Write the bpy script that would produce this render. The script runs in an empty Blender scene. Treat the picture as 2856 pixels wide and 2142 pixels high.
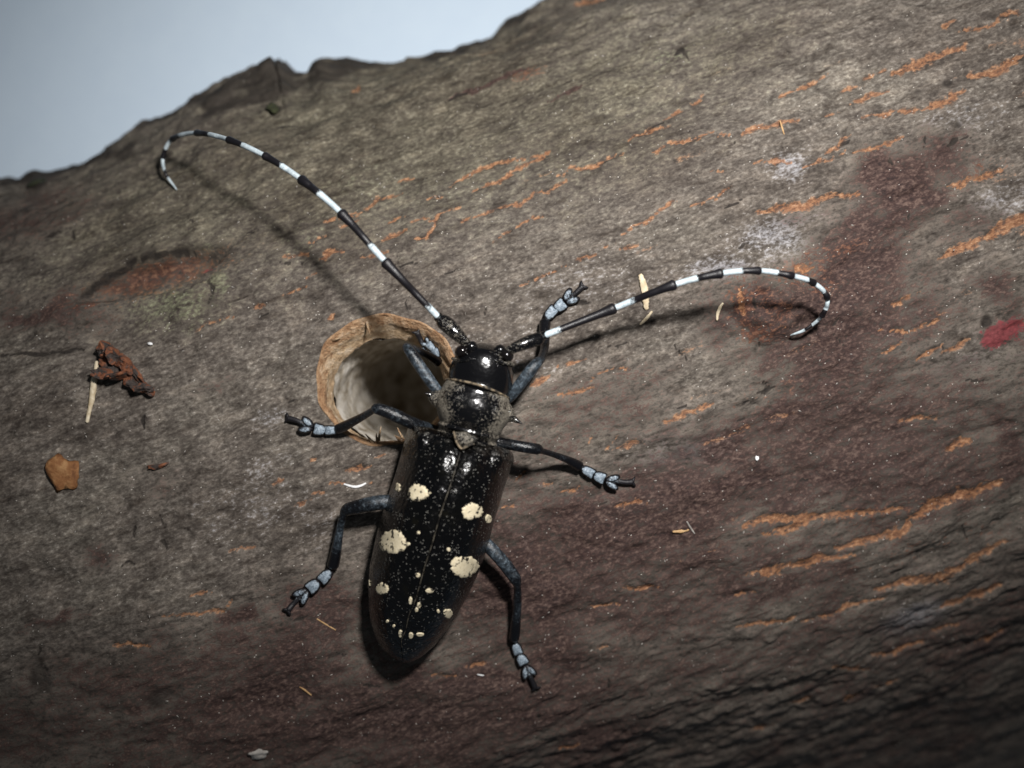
import bpy, bmesh, math, random
import numpy as np
from mathutils import Vector, Matrix

# ------------------------------------------------------------------ camera, world, flash, exposure
# one Blender unit is one centimetre
scn = bpy.context.scene
scn.unit_settings.system = 'METRIC'
scn.unit_settings.scale_length = 0.01
COL = scn.collection
D, S = 10.0, 300.0
cam = bpy.data.cameras.new('camera'); camo = bpy.data.objects.new('camera', cam); COL.objects.link(camo)
camo.location = (0, 0, D); camo.rotation_euler = (0, 0, 0)
cam.sensor_width = 36; cam.lens = 36 * D / (2856 / S)
cam.clip_start = 0.1; cam.clip_end = 200
cam.dof.use_dof = True; cam.dof.focus_distance = D - 0.25; cam.dof.aperture_fstop = 0.17
scn.camera = camo

wd = bpy.data.worlds.new('World'); scn.world = wd; wd.use_nodes = True
bg = wd.node_tree.nodes['Background']
bg.inputs['Color'].default_value = (0.80, 0.90, 1.0, 1); bg.inputs['Strength'].default_value = 0.075

fl = bpy.data.lights.new('camera_flash', 'SPOT'); flo = bpy.data.objects.new('camera_flash', fl); COL.objects.link(flo)
flo.location = (2.2, 4.0, 10.0)
flo.rotation_euler = (Vector((0.85, 2.0, 0)) - flo.location).to_track_quat('-Z', 'Y').to_euler()
fl.energy = 9300; fl.color = (1.0, 0.975, 0.95); fl.shadow_soft_size = 0.58
fl.spot_size = math.radians(79); fl.spot_blend = 1.0

scn.view_settings.view_transform = 'Standard'; scn.view_settings.look = 'None'
scn.view_settings.exposure = 0.0; scn.view_settings.gamma = 1.0
scn.render.engine = 'CYCLES'

random.seed(5)
rng = np.random.default_rng(11)

# ------------------------------------------------------------------ small helpers
def app(px, py): return (px - 1428.0) / S, (1071.0 - py) / S
def W(px, py, z):
    x, y = app(px, py); k = (D - z) / D
    return Vector((x * k, y * k, z))

def tag(o, label=None, cat=None, group=None, kind=None):
    if label: o['label'] = label
    if cat: o['category'] = cat
    if group: o['group'] = group
    if kind: o['kind'] = kind
    return o

def mesh_obj(name, verts, faces, mat=None, parent=None, smooth=True, attrs=None):
    me = bpy.data.meshes.new(name)
    me.from_pydata([tuple(v) for v in verts], [], faces)
    me.update()
    if smooth: me.polygons.foreach_set('use_smooth', [True] * len(me.polygons))
    for k, v in (attrs or {}).items():
        a = me.attributes.new(k, 'FLOAT', 'POINT'); a.data.foreach_set('value', np.asarray(v, dtype=np.float32))
    if mat: me.materials.append(mat)
    o = bpy.data.objects.new(name, me); COL.objects.link(o)
    if parent:
        o.parent = parent
        base = parent
        M = Matrix.Identity(4)
        chain = []
        while base: chain.append(base); base = base.parent
        for b in reversed(chain): M = M @ b.matrix_basis
        o.matrix_basis = M.inverted()
    return o

def empty(name, loc):
    o = bpy.data.objects.new(name, None); COL.objects.link(o); o.location = loc
    o.empty_display_size = 0.2
    return o

TAB = [rng.random((256, 256)) for _ in range(12)]
def vnoise(x, y, seed=0):
    T = TAB[seed % 12]
    x = np.asarray(x, float) + 37.3 * seed; y = np.asarray(y, float) + 11.9 * seed
    xi = np.floor(x).astype(int); yi = np.floor(y).astype(int)
    fx = x - xi; fy = y - yi
    fx = fx * fx * (3 - 2 * fx); fy = fy * fy * (3 - 2 * fy)
    a = T[xi & 255, yi & 255]; b = T[(xi + 1) & 255, yi & 255]
    c = T[xi & 255, (yi + 1) & 255]; d = T[(xi + 1) & 255, (yi + 1) & 255]
    return (a * (1 - fx) + b * fx) * (1 - fy) + (c * (1 - fx) + d * fx) * fy - 0.5
def fbm(x, y, seed=0, octv=4):
    s = 0; a = 1.0
    for i in range(octv):
        s = s + a * vnoise(x * 2 ** i, y * 2 ** i, seed + i); a *= 0.5
    return s
def sst(x, a, b):
    t = np.clip((np.asarray(x, float) - a) / (b - a), 0, 1); return t * t * (3 - 2 * t)

# ------------------------------------------------------------------ materials
class NT:
    def __init__(s, name):
        s.m = bpy.data.materials.new(name); s.m.use_nodes = True
        s.t = s.m.node_tree; s.p = s.t.nodes['Principled BSDF']
        s.tc = s.t.nodes.new('ShaderNodeTexCoord')
    def n(s, typ, **kw):
        nd = s.t.nodes.new(typ)
        for k, v in kw.items(): setattr(nd, k, v)
        return nd
    def link(s, a, b): s.t.links.new(a, b)
    def coord(s, rotz=0.0, scale=(1, 1, 1)):
        g = s.n('ShaderNodeNewGeometry')
        m = s.n('ShaderNodeMapping'); m.vector_type = 'TEXTURE' if False else 'POINT'
        m.inputs['Rotation'].default_value = (0, 0, rotz); 
        s.link(g.outputs['Position'], m.inputs['Vector'])
        m2 = s.n('ShaderNodeMapping'); m2.inputs['Scale'].default_value = scale
        s.link(m.outputs[0], m2.inputs['Vector'])
        return m2.outputs[0]
    def noise(s, vec, scale, detail=4, rough=0.6, dist=0.0):
        nd = s.n('ShaderNodeTexNoise'); nd.inputs['Scale'].default_value = scale
        nd.inputs['Detail'].default_value = detail; nd.inputs['Roughness'].default_value = rough
        nd.inputs['Distortion'].default_value = dist
        s.link(vec, nd.inputs['Vector']); return nd.outputs['Fac']
    def ramp(s, fac, stops):
        r = s.n('ShaderNodeValToRGB'); e = r.color_ramp.elements
        while len(e) < len(stops): e.new(0.5)
        for i, (p, c) in enumerate(stops):
            e[i].position = p; e[i].color = (c[0], c[1], c[2], 1) if not isinstance(c, (int, float)) else (c, c, c, 1)
        s.link(fac, r.inputs[0]); return r.outputs[0]
    def math(s, op, a, b=None, clamp=False):
        nd = s.n('ShaderNodeMath', operation=op, use_clamp=clamp)
        for i, v in enumerate((a, b)):
            if v is None: continue
            if isinstance(v, (int, float)): nd.inputs[i].default_value = v
            else: s.link(v, nd.inputs[i])
        return nd.outputs[0]
    def mix(s, fac, a, b, blend='MIX'):
        nd = s.n('ShaderNodeMix', data_type='RGBA', blend_type=blend)
        for sock, v in ((nd.inputs[0], fac), (nd.inputs[6], a), (nd.inputs[7], b)):
            if isinstance(v, (int, float)): sock.default_value = v
            elif isinstance(v, tuple): sock.default_value = (v[0], v[1], v[2], 1)
            else: s.link(v, sock)
        return nd.outputs[2]
    def attr(s, name):
        nd = s.n('ShaderNodeAttribute', attribute_name=name); return nd.outputs['Fac']
    def maprange(s, v, a, b, c=0.0, d=1.0):
        nd = s.n('ShaderNodeMapRange', interpolation_type='SMOOTHSTEP')
        s.link(v, nd.inputs[0])
        for i, q in enumerate((a, b, c, d)): nd.inputs[i + 1].default_value = q
        return nd.outputs[0]
    def bump(s, h, strength, dist):
        b = s.n('ShaderNodeBump'); b.inputs['Strength'].default_value = strength; b.inputs['Distance'].default_value = dist
        s.link(h, b.inputs['Height']); s.link(b.outputs[0], s.p.inputs['Normal']); return b
    def base(s, c):
        if isinstance(c, tuple): s.p.inputs['Base Color'].default_value = (*c, 1)
        else: s.link(c, s.p.inputs['Base Color'])
    def set(s, **kw):
        for k, v in kw.items():
            k = k.replace('_', ' ')
            if isinstance(v, (int, float)): s.p.inputs[k].default_value = v
            else: s.link(v, s.p.inputs[k])

GA = math.radians(19)          # direction of the bark's grain in plan

def mat_bark():
    t = NT('bark')
    g = t.coord(-GA, (0.62, 1, 1))
    gl = t.coord(-GA, (0.28, 1, 1))
    big = t.noise(g, 0.9, 4, 0.6)
    mid = t.noise(g, 6.0, 5, 0.65)
    fine = t.noise(g, 33.0, 4, 0.68, 0.0)
    vfine = t.noise(g, 60.0, 3, 0.7)
    grain = t.noise(gl, 11.0, 5, 0.7, 0.1)
    col = t.ramp(fine, [(0.27, (0.040, 0.033, 0.030)), (0.45, (0.096, 0.084, 0.075)), (0.58, (0.150, 0.135, 0.122)), (0.76, (0.32, 0.30, 0.28))])
    col2 = t.ramp(big, [(0.34, (0.74, 0.69, 0.64)), (0.48, (0.94, 0.90, 0.85)), (0.66, (1.04, 1.02, 0.95))])
    col = t.mix(1.0, col, col2, 'MULTIPLY')
    gr = t.ramp(grain, [(0.32, (0.42, 0.38, 0.35)), (0.5, (1, 1, 1)), (0.68, (1.42, 1.40, 1.36))])
    col = t.mix(0.9, col, gr, 'MULTIPLY')
    md = t.ramp(mid, [(0.3, (0.50, 0.48, 0.47)), (0.5, (1, 1, 1)), (0.70, (1.5, 1.5, 1.48))])
    col = t.mix(0.85, col, md, 'MULTIPLY')
    nz = t.math('SUBTRACT', mid, 0.5); nf = t.math('SUBTRACT', fine, 0.5)
    nn = t.math('ADD', t.math('MULTIPLY', nz, 0.9), t.math('MULTIPLY', nf, 1.7))
    def m(name, k=1.0, lo=0.32, hi=0.62):
        a = t.attr(name)
        return t.math('MULTIPLY', t.maprange(t.math('ADD', a, t.math('MULTIPLY', nn, k)), lo, hi), t.maprange(a, 0.02, 0.22))
    # weathering patches, each with its own shape; dark also holds painted upper-edge shade
    col = t.mix(t.math('MULTIPLY', m('olive', 1.0, 0.2, 0.9), 0.75), col, t.mix(1.0, col, (0.80, 0.82, 0.68), 'MULTIPLY'))
    grn = t.ramp(fine, [(0.35, (0.06, 0.075, 0.03)), (0.7, (0.26, 0.29, 0.17))])
    col = t.mix(t.math('MULTIPLY', m('green', 1.5, 0.40, 1.1), 0.42), col, grn)
    pale = t.ramp(fine, [(0.3, (0.14, 0.14, 0.15)), (0.7, (0.48, 0.48, 0.52))])
    col = t.mix(t.math('MULTIPLY', m('pale', 1.3, 0.3, 1.0), 0.55), col, pale)
    brown = t.ramp(fine, [(0.34, (0.016, 0.008, 0.008)), (0.50, (0.046, 0.024, 0.021)), (0.70, (0.14, 0.090, 0.072))])
    col = t.mix(t.math('MULTIPLY', m('brown', 1.6, 0.20, 0.62), 0.92), col, brown)
    rust = t.ramp(fine, [(0.3, (0.022, 0.009, 0.008)), (0.5, (0.080, 0.029, 0.019)), (0.7, (0.22, 0.105, 0.06))])
    col = t.mix(t.math('MULTIPLY', m('rust', 1.6, 0.35, 0.8), 0.8), col, rust)
    orng = t.ramp(fine, [(0.3, (0.065, 0.028, 0.016)), (0.46, (0.19, 0.080, 0.038)), (0.60, (0.33, 0.165, 0.080)), (0.74, (0.50, 0.33, 0.21))])
    col = t.mix(t.math('MULTIPLY', m('orange', 1.5, 0.20, 0.92), 0.84), col, orng)
    redc = t.ramp(fine, [(0.3, (0.075, 0.010, 0.014)), (0.7, (0.21, 0.036, 0.042))])
    col = t.mix(t.math('MULTIPLY', m('red', 1.3, 0.30, 0.75), 0.9), col, redc)
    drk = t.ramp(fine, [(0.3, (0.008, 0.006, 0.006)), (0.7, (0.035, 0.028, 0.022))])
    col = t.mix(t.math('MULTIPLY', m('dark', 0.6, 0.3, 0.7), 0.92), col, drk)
    # pale flecks
    v = t.n('ShaderNodeTexVoronoi'); v.inputs['Scale'].default_value = 30; v.inputs['Randomness'].default_value = 1
    t.link(g, v.inputs['Vector'])
    fk = t.math('MULTIPLY', t.math('LESS_THAN', v.outputs['Distance'], 0.13), t.math('GREATER_THAN', t.noise(g, 13.0, 2), 0.60))
    col = t.mix(t.math('MULTIPLY', fk, 0.75), col, (0.62, 0.58, 0.52))
    t.base(col)
    h = t.math('ADD', t.math('ADD', t.math('MULTIPLY', fine, 0.9), t.math('MULTIPLY', vfine, 0.5)), t.math('MULTIPLY', mid, 1.1))
    h = t.math('ADD', h, t.math('MULTIPLY', grain, 1.0))
    t.bump(h, 0.5, 0.026)
    t.set(Roughness=0.82); t.p.inputs['Specular IOR Level'].default_value = 0.3
    return t.m

def mat_simple(name, stops, scale=12.0, rough=0.7, bumpd=0.02, stretch=(1, 1, 1), spec=0.4, detail=5):
    t = NT(name); g = t.coord(0.0, stretch)
    f = t.noise(g, scale, detail, 0.65, 0.3)
    t.base(t.ramp(f, stops)); t.bump(f, 0.7, bumpd); t.set(Roughness=rough)
    t.p.inputs['Specular IOR Level'].default_value = spec
    return t.m

def speckle(t, g, scale, thr, gate_scale, gate):
    v = t.n('ShaderNodeTexVoronoi'); v.inputs['Scale'].default_value = scale
    t.link(g, v.inputs['Vector'])
    a = t.math('LESS_THAN', v.outputs['Distance'], thr)
    b = t.math('GREATER_THAN', t.noise(g, gate_scale, 3), gate)
    return t.math('MULTIPLY', a, b)

def mat_shell():
    t = NT('elytra_black'); g = t.coord()
    sp = speckle(t, g, 24.0, 0.13, 9.0, 0.49)
    sp2 = speckle(t, g, 42.0, 0.22, 11.0, 0.53)
    sp3 = t.maprange(t.noise(g, 52.0, 2, 0.7), 0.69, 0.74)
    dust = t.math('MULTIPLY', t.math('MAXIMUM', t.math('MAXIMUM', sp, sp2), t.math('MULTIPLY', sp3, t.maprange(t.noise(g, 4.0, 3), .42, .62))), t.math('ADD', 0.25, t.math('MULTIPLY', t.noise(g, 21.0, 2), 0.9)))
    film = t.noise(g, 5.0, 4)
    c = t.ramp(film, [(0.4, (0.0008, 0.0007, 0.0009)), (0.62, (0.0014, 0.0012, 0.0010)), (0.76, (0.006, 0.005, 0.002))])
    ed = t.math('MULTIPLY', t.attr('edge'), t.maprange(t.noise(g, 16.0, 4, 0.7), 0.50, 0.62))
    c = t.mix(t.math('MULTIPLY', dust, 0.75), c, (0.30, 0.29, 0.26))
    c = t.mix(t.math('MULTIPLY', ed, 0.15), c, (0.22, 0.20, 0.17))
    t.base(c)
    t.set(Roughness=t.math('ADD', t.math('MULTIPLY', t.math('MAXIMUM', dust, ed), 0.40), 0.23))
    h = t.math('ADD', t.noise(g, 25.0, 2, 0.5), t.math('MULTIPLY', t.noise(g, 9.0, 2), 1.0))
    t.bump(h, 0.75, 0.014)
    t.p.inputs['Specular IOR Level'].default_value = 0.5
    return t.m

def mat_body():
    t = NT('body_black'); g = t.coord()
    n1 = t.noise(g, 50.0, 4, 0.8); n2 = t.noise(g, 7.0, 3)
    d = t.math('ADD', t.attr('dust'), t.math('MULTIPLY', t.math('SUBTRACT', n2, 0.5), 0.7))
    k = t.maprange(t.math('ADD', t.math('SUBTRACT', n1, 0.5), t.math('MULTIPLY', t.math('SUBTRACT', d, 0.43), 0.60)), -0.02, 0.10)
    dc = t.ramp(t.noise(g, 75.0, 3, 0.8), [(0.38, (0.03, 0.026, 0.02)), (0.62, (0.34, 0.30, 0.235))])
    t.base(t.mix(t.math('MULTIPLY', k, 0.85), (0.002, 0.0018, 0.0022), dc))
    t.set(Roughness=t.math('ADD', t.math('MULTIPLY', k, 0.5), 0.19))
    t.bump(t.math('ADD', t.math('MULTIPLY', k, 0.5), t.noise(g, 17.0, 2, 0.5)), 0.5, 0.012)
    t.p.inputs['Specular IOR Level'].default_value = 0.7
    return t.m

def mat_limb(name='leg_black'):
    t = NT(name); g = t.coord()
    n1 = t.noise(g, 30.0, 4, 0.75); n2 = t.noise(g, 6.0, 3)
    k = t.maprange(t.math('ADD', t.math('MULTIPLY', t.math('SUBTRACT', n1, 0.5), 0.45), t.math('MULTIPLY', t.attr('bloom'), t.math('ADD', 0.12, t.math('MULTIPLY', n2, 0.8)))), 0.14, 0.66)
    bc = t.ramp(n1, [(0.36, (0.012, 0.017, 0.022)), (0.55, (0.06, 0.08, 0.10)), (0.7, (0.20, 0.25, 0.29))])
    t.base(t.mix(t.math('MULTIPLY', k, 0.9), (0.003, 0.003, 0.004), bc))
    t.set(Roughness=t.math('ADD', t.math('MULTIPLY', k, 0.3), 0.24))
    t.bump(n1, 0.5, 0.014)
    return t.m

def mat_foot():
    t = NT('foot_blue_bloom'); g = t.coord()
    n1 = t.noise(g, 46.0, 4, 0.75)
    k = t.maprange(t.math('ADD', t.attr('pale'), t.math('MULTIPLY', t.math('SUBTRACT', n1, 0.5), 1.1)), 0.38, 0.72)
    t.base(t.mix(k, (0.008, 0.007, 0.009), t.ramp(n1, [(0.3, (0.06, 0.085, 0.11)), (0.52, (0.22, 0.27, 0.32)), (0.7, (0.42, 0.50, 0.56))])))
    t.set(Roughness=0.5); t.bump(n1, 0.4, 0.012)
    return t.m

def mat_antenna():
    t = NT('antenna_banded'); g = t.coord()
    n1 = t.noise(g, 45.0, 4, 0.75)
    k = t.maprange(t.math('ADD', t.attr('white'), t.math('MULTIPLY', t.math('SUBTRACT', n1, 0.5), 0.55)), 0.42, 0.58)
    t.base(t.mix(k, (0.007, 0.006, 0.008), t.ramp(n1, [(0.3, (0.34, 0.42, 0.46)), (0.7, (0.66, 0.74, 0.78))])))
    t.set(Roughness=0.42); t.bump(n1, 0.35, 0.01)
    return t.m

def mat_spot():
    t = NT('cream_spot'); g = t.coord()
    n1 = t.noise(g, 21.0, 3, 0.6); n2 = t.noise(g, 60.0, 2)
    k = t.maprange(t.math('ADD', n1, t.math('MULTIPLY', t.attr('rim'), 0.06)), 0.60, 0.625)
    c = t.ramp(n2, [(0.3, (0.64, 0.54, 0.35)), (0.7, (0.80, 0.71, 0.52))])
    t.base(t.mix(k, c, (0.012, 0.009, 0.006)))
    t.set(Roughness=0.75); t.bump(n2, 0.3, 0.006)
    return t.m

M = {}
M['bark'] = mat_bark()
M['elytra'] = mat_shell(); M['body'] = mat_body(); M['limb'] = mat_limb(); M['foot'] = mat_foot()
M['antenna'] = mat_antenna(); M['spot'] = mat_spot()
t_ = NT('cut_bark_tan'); g_ = t_.coord(); f1 = t_.noise(g_, 11.0, 5, .7); f2 = t_.noise(g_, 34.0, 4, .7)
c1 = t_.ramp(f1, [(.30, (.17, .080, .036)), (.48, (.34, .20, .105)), (.66, (.50, .34, .21))])
c2 = t_.ramp(f1, [(.30, (.26, .16, .085)), (.50, (.46, .33, .20)), (.68, (.62, .50, .37))])
c_ = t_.mix(t_.maprange(t_.math('ADD', t_.attr('deep'), t_.math('SUBTRACT', f1, .5)), .25, .75), c1, c2)
c_ = t_.mix(.45, c_, t_.ramp(f2, [(.35, (.55, .5, .45)), (.5, (1, 1, 1)), (.65, (1.3, 1.28, 1.25))]), 'MULTIPLY')
t_.base(c_); t_.bump(t_.math('ADD', f1, f2), .9, .035); t_.set(Roughness=.88); M['rim'] = t_.m
M['borewall'] = mat_simple('bored_wood_grey', [(0.30, (0.15, 0.115, 0.07)), (0.46, (0.38, 0.335, 0.27)), (0.64, (0.60, 0.565, 0.51))], 6.0, 0.9, 0.05)
M['husk'] = mat_simple('straw_husk', [(0.3, (0.42, 0.32, 0.19)), (0.7, (0.72, 0.63, 0.47))], 14.0, 0.6, 0.01)
M['white'] = mat_simple('white_fibre', [(0.3, (0.6, 0.6, 0.6)), (0.7, (0.85, 0.85, 0.85))], 14.0, 0.5, 0.01)
M['tan'] = mat_simple('tan_splinter', [(0.3, (0.30, 0.16, 0.06)), (0.7, (0.55, 0.36, 0.18))], 14.0, 0.7, 0.01)
M['grey'] = mat_simple('grey_splinter', [(0.3, (0.22, 0.20, 0.18)), (0.7, (0.50, 0.47, 0.43))], 14.0, 0.7, 0.01)
M['flake'] = mat_simple('orange_brown_flake', [(0.3, (0.10, 0.035, 0.012)), (0.5, (0.23, 0.10, 0.035)), (0.7, (0.38, 0.21, 0.09))], 9.0, 0.8, 0.03)
M['crumb'] = mat_simple('dark_red_bark_crumb', [(0.3, (0.012, 0.010, 0.010)), (0.48, (0.055, 0.042, 0.036)), (0.56, (0.16, 0.055, 0.025)), (0.72, (0.28, 0.12, 0.06))], 9.0, 0.8, 0.05)
M['moss'] = mat_simple('dark_moss', [(0.3, (0.008, 0.010, 0.006)), (0.7, (0.045, 0.05, 0.02))], 15.0, 0.9, 0.04)
M['fringe'] = mat_simple('tan_hair_fringe', [(0.42, (0.015, 0.013, 0.010)), (0.6, (0.26, 0.20, 0.13))], 22.0, 0.7, 0.01)
M['paper'] = mat_simple('white_paper', [(0.3, (0.68, 0.81, 0.95)), (0.7, (0.71, 0.84, 0.97))], 3.0, 0.8, 0.004)
M['seam'] = mat_simple('seam_grey', [(0.42, (0.006, 0.005, 0.004)), (0.62, (0.12, 0.105, 0.08))], 16.0, 0.6, 0.006)
t_ = NT('eye_black'); t_.base((0.005, 0.004, 0.004)); t_.set(Roughness=0.12); M['eye'] = t_.m

# ------------------------------------------------------------------ log: profile and height field
ca, sa = math.cos(GA), math.sin(GA)
ctrl = [(-7.8, -5.2), (-7.6, -4.95), (-6.6, -4.0), (-5.6, -2.95), (-4.6, -1.9), (-3.9, -1.20), (-3.3, -.74), (-2.5, -.38), (-1.6, -.14), (-.7, -.02),
        (0.2, 0), (1.1, -.08), (2.0, -.33), (2.9, -.80), (3.55, -1.38), (4.05, -2.1), (4.35, -2.9), (4.4, -3.8), (4.3, -4.6), (4.2, -5.2)]
def catmull(P, k):
    P = [np.array(p, float) for p in P]
    P = [2 * P[0] - P[1]] + P + [2 * P[-1] - P[-2]]
    out = []
    for i in range(1, len(P) - 2):
        for j in range(k):
            t = j / k
            out.append(0.5 * ((2 * P[i]) + (-P[i - 1] + P[i + 1]) * t + (2 * P[i - 1] - 5 * P[i] + 4 * P[i + 1] - P[i + 2]) * t * t
                              + (-P[i - 1] + 3 * P[i] - 3 * P[i + 1] + P[i + 2]) * t ** 3))
    out.append(P[-2]); return np.array(out)
prof = catmull(ctrl, 40)
arc = np.concatenate([[0], np.cumsum(np.hypot(*np.diff(prof, axis=0).T))])
appn = prof[:, 0] * D / (D - prof[:, 1]); iS = int(np.argmax(appn)); N0 = appn[iS]; ZS = prof[iS, 1]
edge_px = [(-200, 520), (0, 512), (60, 512), (85, 505), (130, 500), (200, 478), (240, 470), (300, 430), (360, 388), (400, 352), (450, 335), (480, 322), (540, 272), (600, 232), (640, 212),
           (700, 188), (740, 180), (778, 163), (786, 168), (792, 197), (830, 202), (866, 200), (876, 180), (895, 163), (990, 171), (1060, 179), (1120, 172),
           (1180, 162), (1230, 144), (1300, 127), (1375, 114), (1398, 84), (1430, 58), (1470, 36), (1540, 2), (1640, -30), (1760, -75), (1900, -130), (2100, -200), (2400, -320)]
eu, ek = [], []
for (x, y) in edge_px:
    X, Y = app(x, y); eu.append((X * ca + Y * sa) * (D - ZS) / D); ek.append((-X * sa + Y * ca) / N0)
eu = np.array(eu); ek = np.array(ek); o_ = np.argsort(eu); eu = eu[o_]; ek = ek[o_]
def kfun(u): return np.interp(u, eu, ek)
def warp(u, n):
    w = sst(n, 3.1, 3.95)
    return n * (1 + (kfun(u) - 1) * w)

# features on the bark, measured where they sit: (px, py, rx, ry, angle deg, height)
bumps = [(750, 196, 40, 20, 20, .10), (640, 245, 75, 16, 32, .07), (600, 285, 80, 8, 20, -.05), (885, 190, 30, 22, 10, .05), (765, 305, 16, 14, 0, -.06),
         (765, 301, 28, 22, 0, .05), (104, 512, 20, 18, 0, .05), (25, 512, 22, 16, 0, .04),
         (400, 735, 160, 16, 22, .05), (400, 700, 260, 40, 22, .10), (300, 850, 200, 40, 15, .05),
         (310, 930, 90, 50, 10, -.04),
         (2480, 540, 150, 90, 20, .05), (2150, 870, 140, 70, -5, .06), (2300, 960, 60, 120, -20, .04), (2000, 1150, 200, 120, 15, .05),
         (1700, 930, 60, 100, 0, -.03), (2350, 1250, 250, 120, 15, -.04), (2620, 1480, 260, 60, 19, .04),
         (443, 1953, 44, 28, 20, -.06), (104, 1898, 28, 40, 10, -.06), (280, 1560, 42, 42, 0, .04), (280, 1560, 18, 18, 0, -.05), (2751, 898, 16, 22, 0, -.06),
         (1430, 560, 400, 120, 25, .03), (1300, 240, 150, 10, 24, -.03), (700, 1950, 300, 60, 15, -.06), (250, 1750, 300, 60, 15, .05), (1900, 150, 40, 8, 20, .04)]
rr = np.random.default_rng(4)
ridges = []
for i in range(24):                                    # broken ledges low on the flank
    x = rr.uniform(1500, 2900); nn_ = rr.uniform(-4.4, -3.35)
    X = app(x, 0)[0]; Y = (nn_ + X * sa) / ca; y = 1071 - Y * S
    if y < 1650: continue
    ridges.append((x, y, rr.uniform(50, 170), rr.uniform(5, 11), rr.uniform(13, 25), rr.choice([-1, 1]) * rr.uniform(.012, .03)))
def ell(px, py, cx, cy, rx, ry, ang):
    a = math.radians(ang); dx = px - cx; dy = -(py - cy)
    e1 = (dx * math.cos(a) + dy * math.sin(a)) / rx; e2 = (-dx * math.sin(a) + dy * math.cos(a)) / ry
    return e1 * e1 + e2 * e2
HX, HY = app(1079, 1058); HRX, HRY = 199 / S, 181 / S
def hole_r(X, Y):
    th = np.arctan2(Y - HY, X - HX)
    wob = 1 + 0.018 * np.sin(3 * th + 1) + 0.012 * np.sin(7 * th + 2.2) + 0.008 * np.sin(13 * th)
    return np.hypot((X - HX) / HRX, (Y - HY) / HRY) / wob
def base_pos(u, n, z):
    return u * ca - n * sa, u * sa + n * ca, z
def pix(X, Y, Z):
    k = D / (D - Z); return 1428 + X * k * S, 1071 - Y * k * S
def disp(u, n, s, px, py, X, Y, feat=True):
    d = 0.10 * fbm(u * 0.55, s * 0.8, 0, 3) + 0.035 * fbm(u * 1.8, s * 3.2, 3, 4)
    low = sst(-n, 2.6, 4.2)
    d = d + 0.027 * fbm(u * 6, s * 11, 5, 4) * (1 - .45 * low)
    pl_ = fbm(u * 1.7, s * 3.4, 11, 4)
    d = d + .016 * sst(pl_, .08, .13) + .014 * sst(pl_, .34, .38) - .016 * sst(-pl_, .22, .26)
    d = d + low * 0.03 * fbm(u * 2.2, s * 5.5, 7, 4) + low * .03 * fbm(u * 9, s * 11, 2, 3)
    up = sst(n, 2.2, 3.6)
    d = d + up * 0.05 * fbm(u * 3.0, s * 5.0, 8, 3)
    if feat:
        for b in bumps + ridges:
            d = d + b[5] * np.exp(-ell(px, py, *b[:5]) * 0.9)
        es = ell(px + 14 * fbm(px / 110, py / 110, 1, 2), py + 16 * fbm(px / 110, py / 110, 3, 2), 428, 772, 215, 46, 17)
        d = d - .16 * sst(-es, -1.25, -.4)
        ek_ = np.exp(-ell(px, py, 2155, 862, 130, 75, -5) * .8)
        d = d + ek_ * (.06 + .16 * fbm(px / 55, py / 40, 8, 4) + .06 * np.abs(fbm(px / 18, py / 18, 6, 2)))
        e = np.exp(-np.abs(py - (985 - 0.03 * px)) / 5) * sst(-px, -250, -190) * -0.02
        d = d + e
    hr = hole_r(X, Y)
    fade = sst(hr, 0.95, 1.5)
    return d * (0.12 + 0.88 * fade)

def Hsurf(X, Y):
    X = np.atleast_1d(np.asarray(X, float)); Y = np.atleast_1d(np.asarray(Y, float))
    u = X * ca + Y * sa; nt = -X * sa + Y * ca; n = nt.copy()
    for _ in range(25): n = n - 0.7 * (warp(u, n) - nt)
    i0 = int(np.argmin(prof[:, 0])); seg = prof[i0:int(np.argmax(prof[:, 0])) + 1]
    z = np.interp(n, seg[:, 0], seg[:, 1]); s = np.interp(n, seg[:, 0], arc[i0:i0 + len(seg)])
    px, py = pix(X, Y, z)
    return z + disp(u, n, s, px, py, X, Y)
def H(px, py, h=0.0):
    """point that shows at this place of the photograph and lies h above the bark"""
    z = 0.0
    for _ in range(6):
        w = W(px, py, z); z = 0.12 * z + 0.88 * (float(Hsurf(w.x, w.y)[0]) + h)
    return W(px, py, z)

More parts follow.
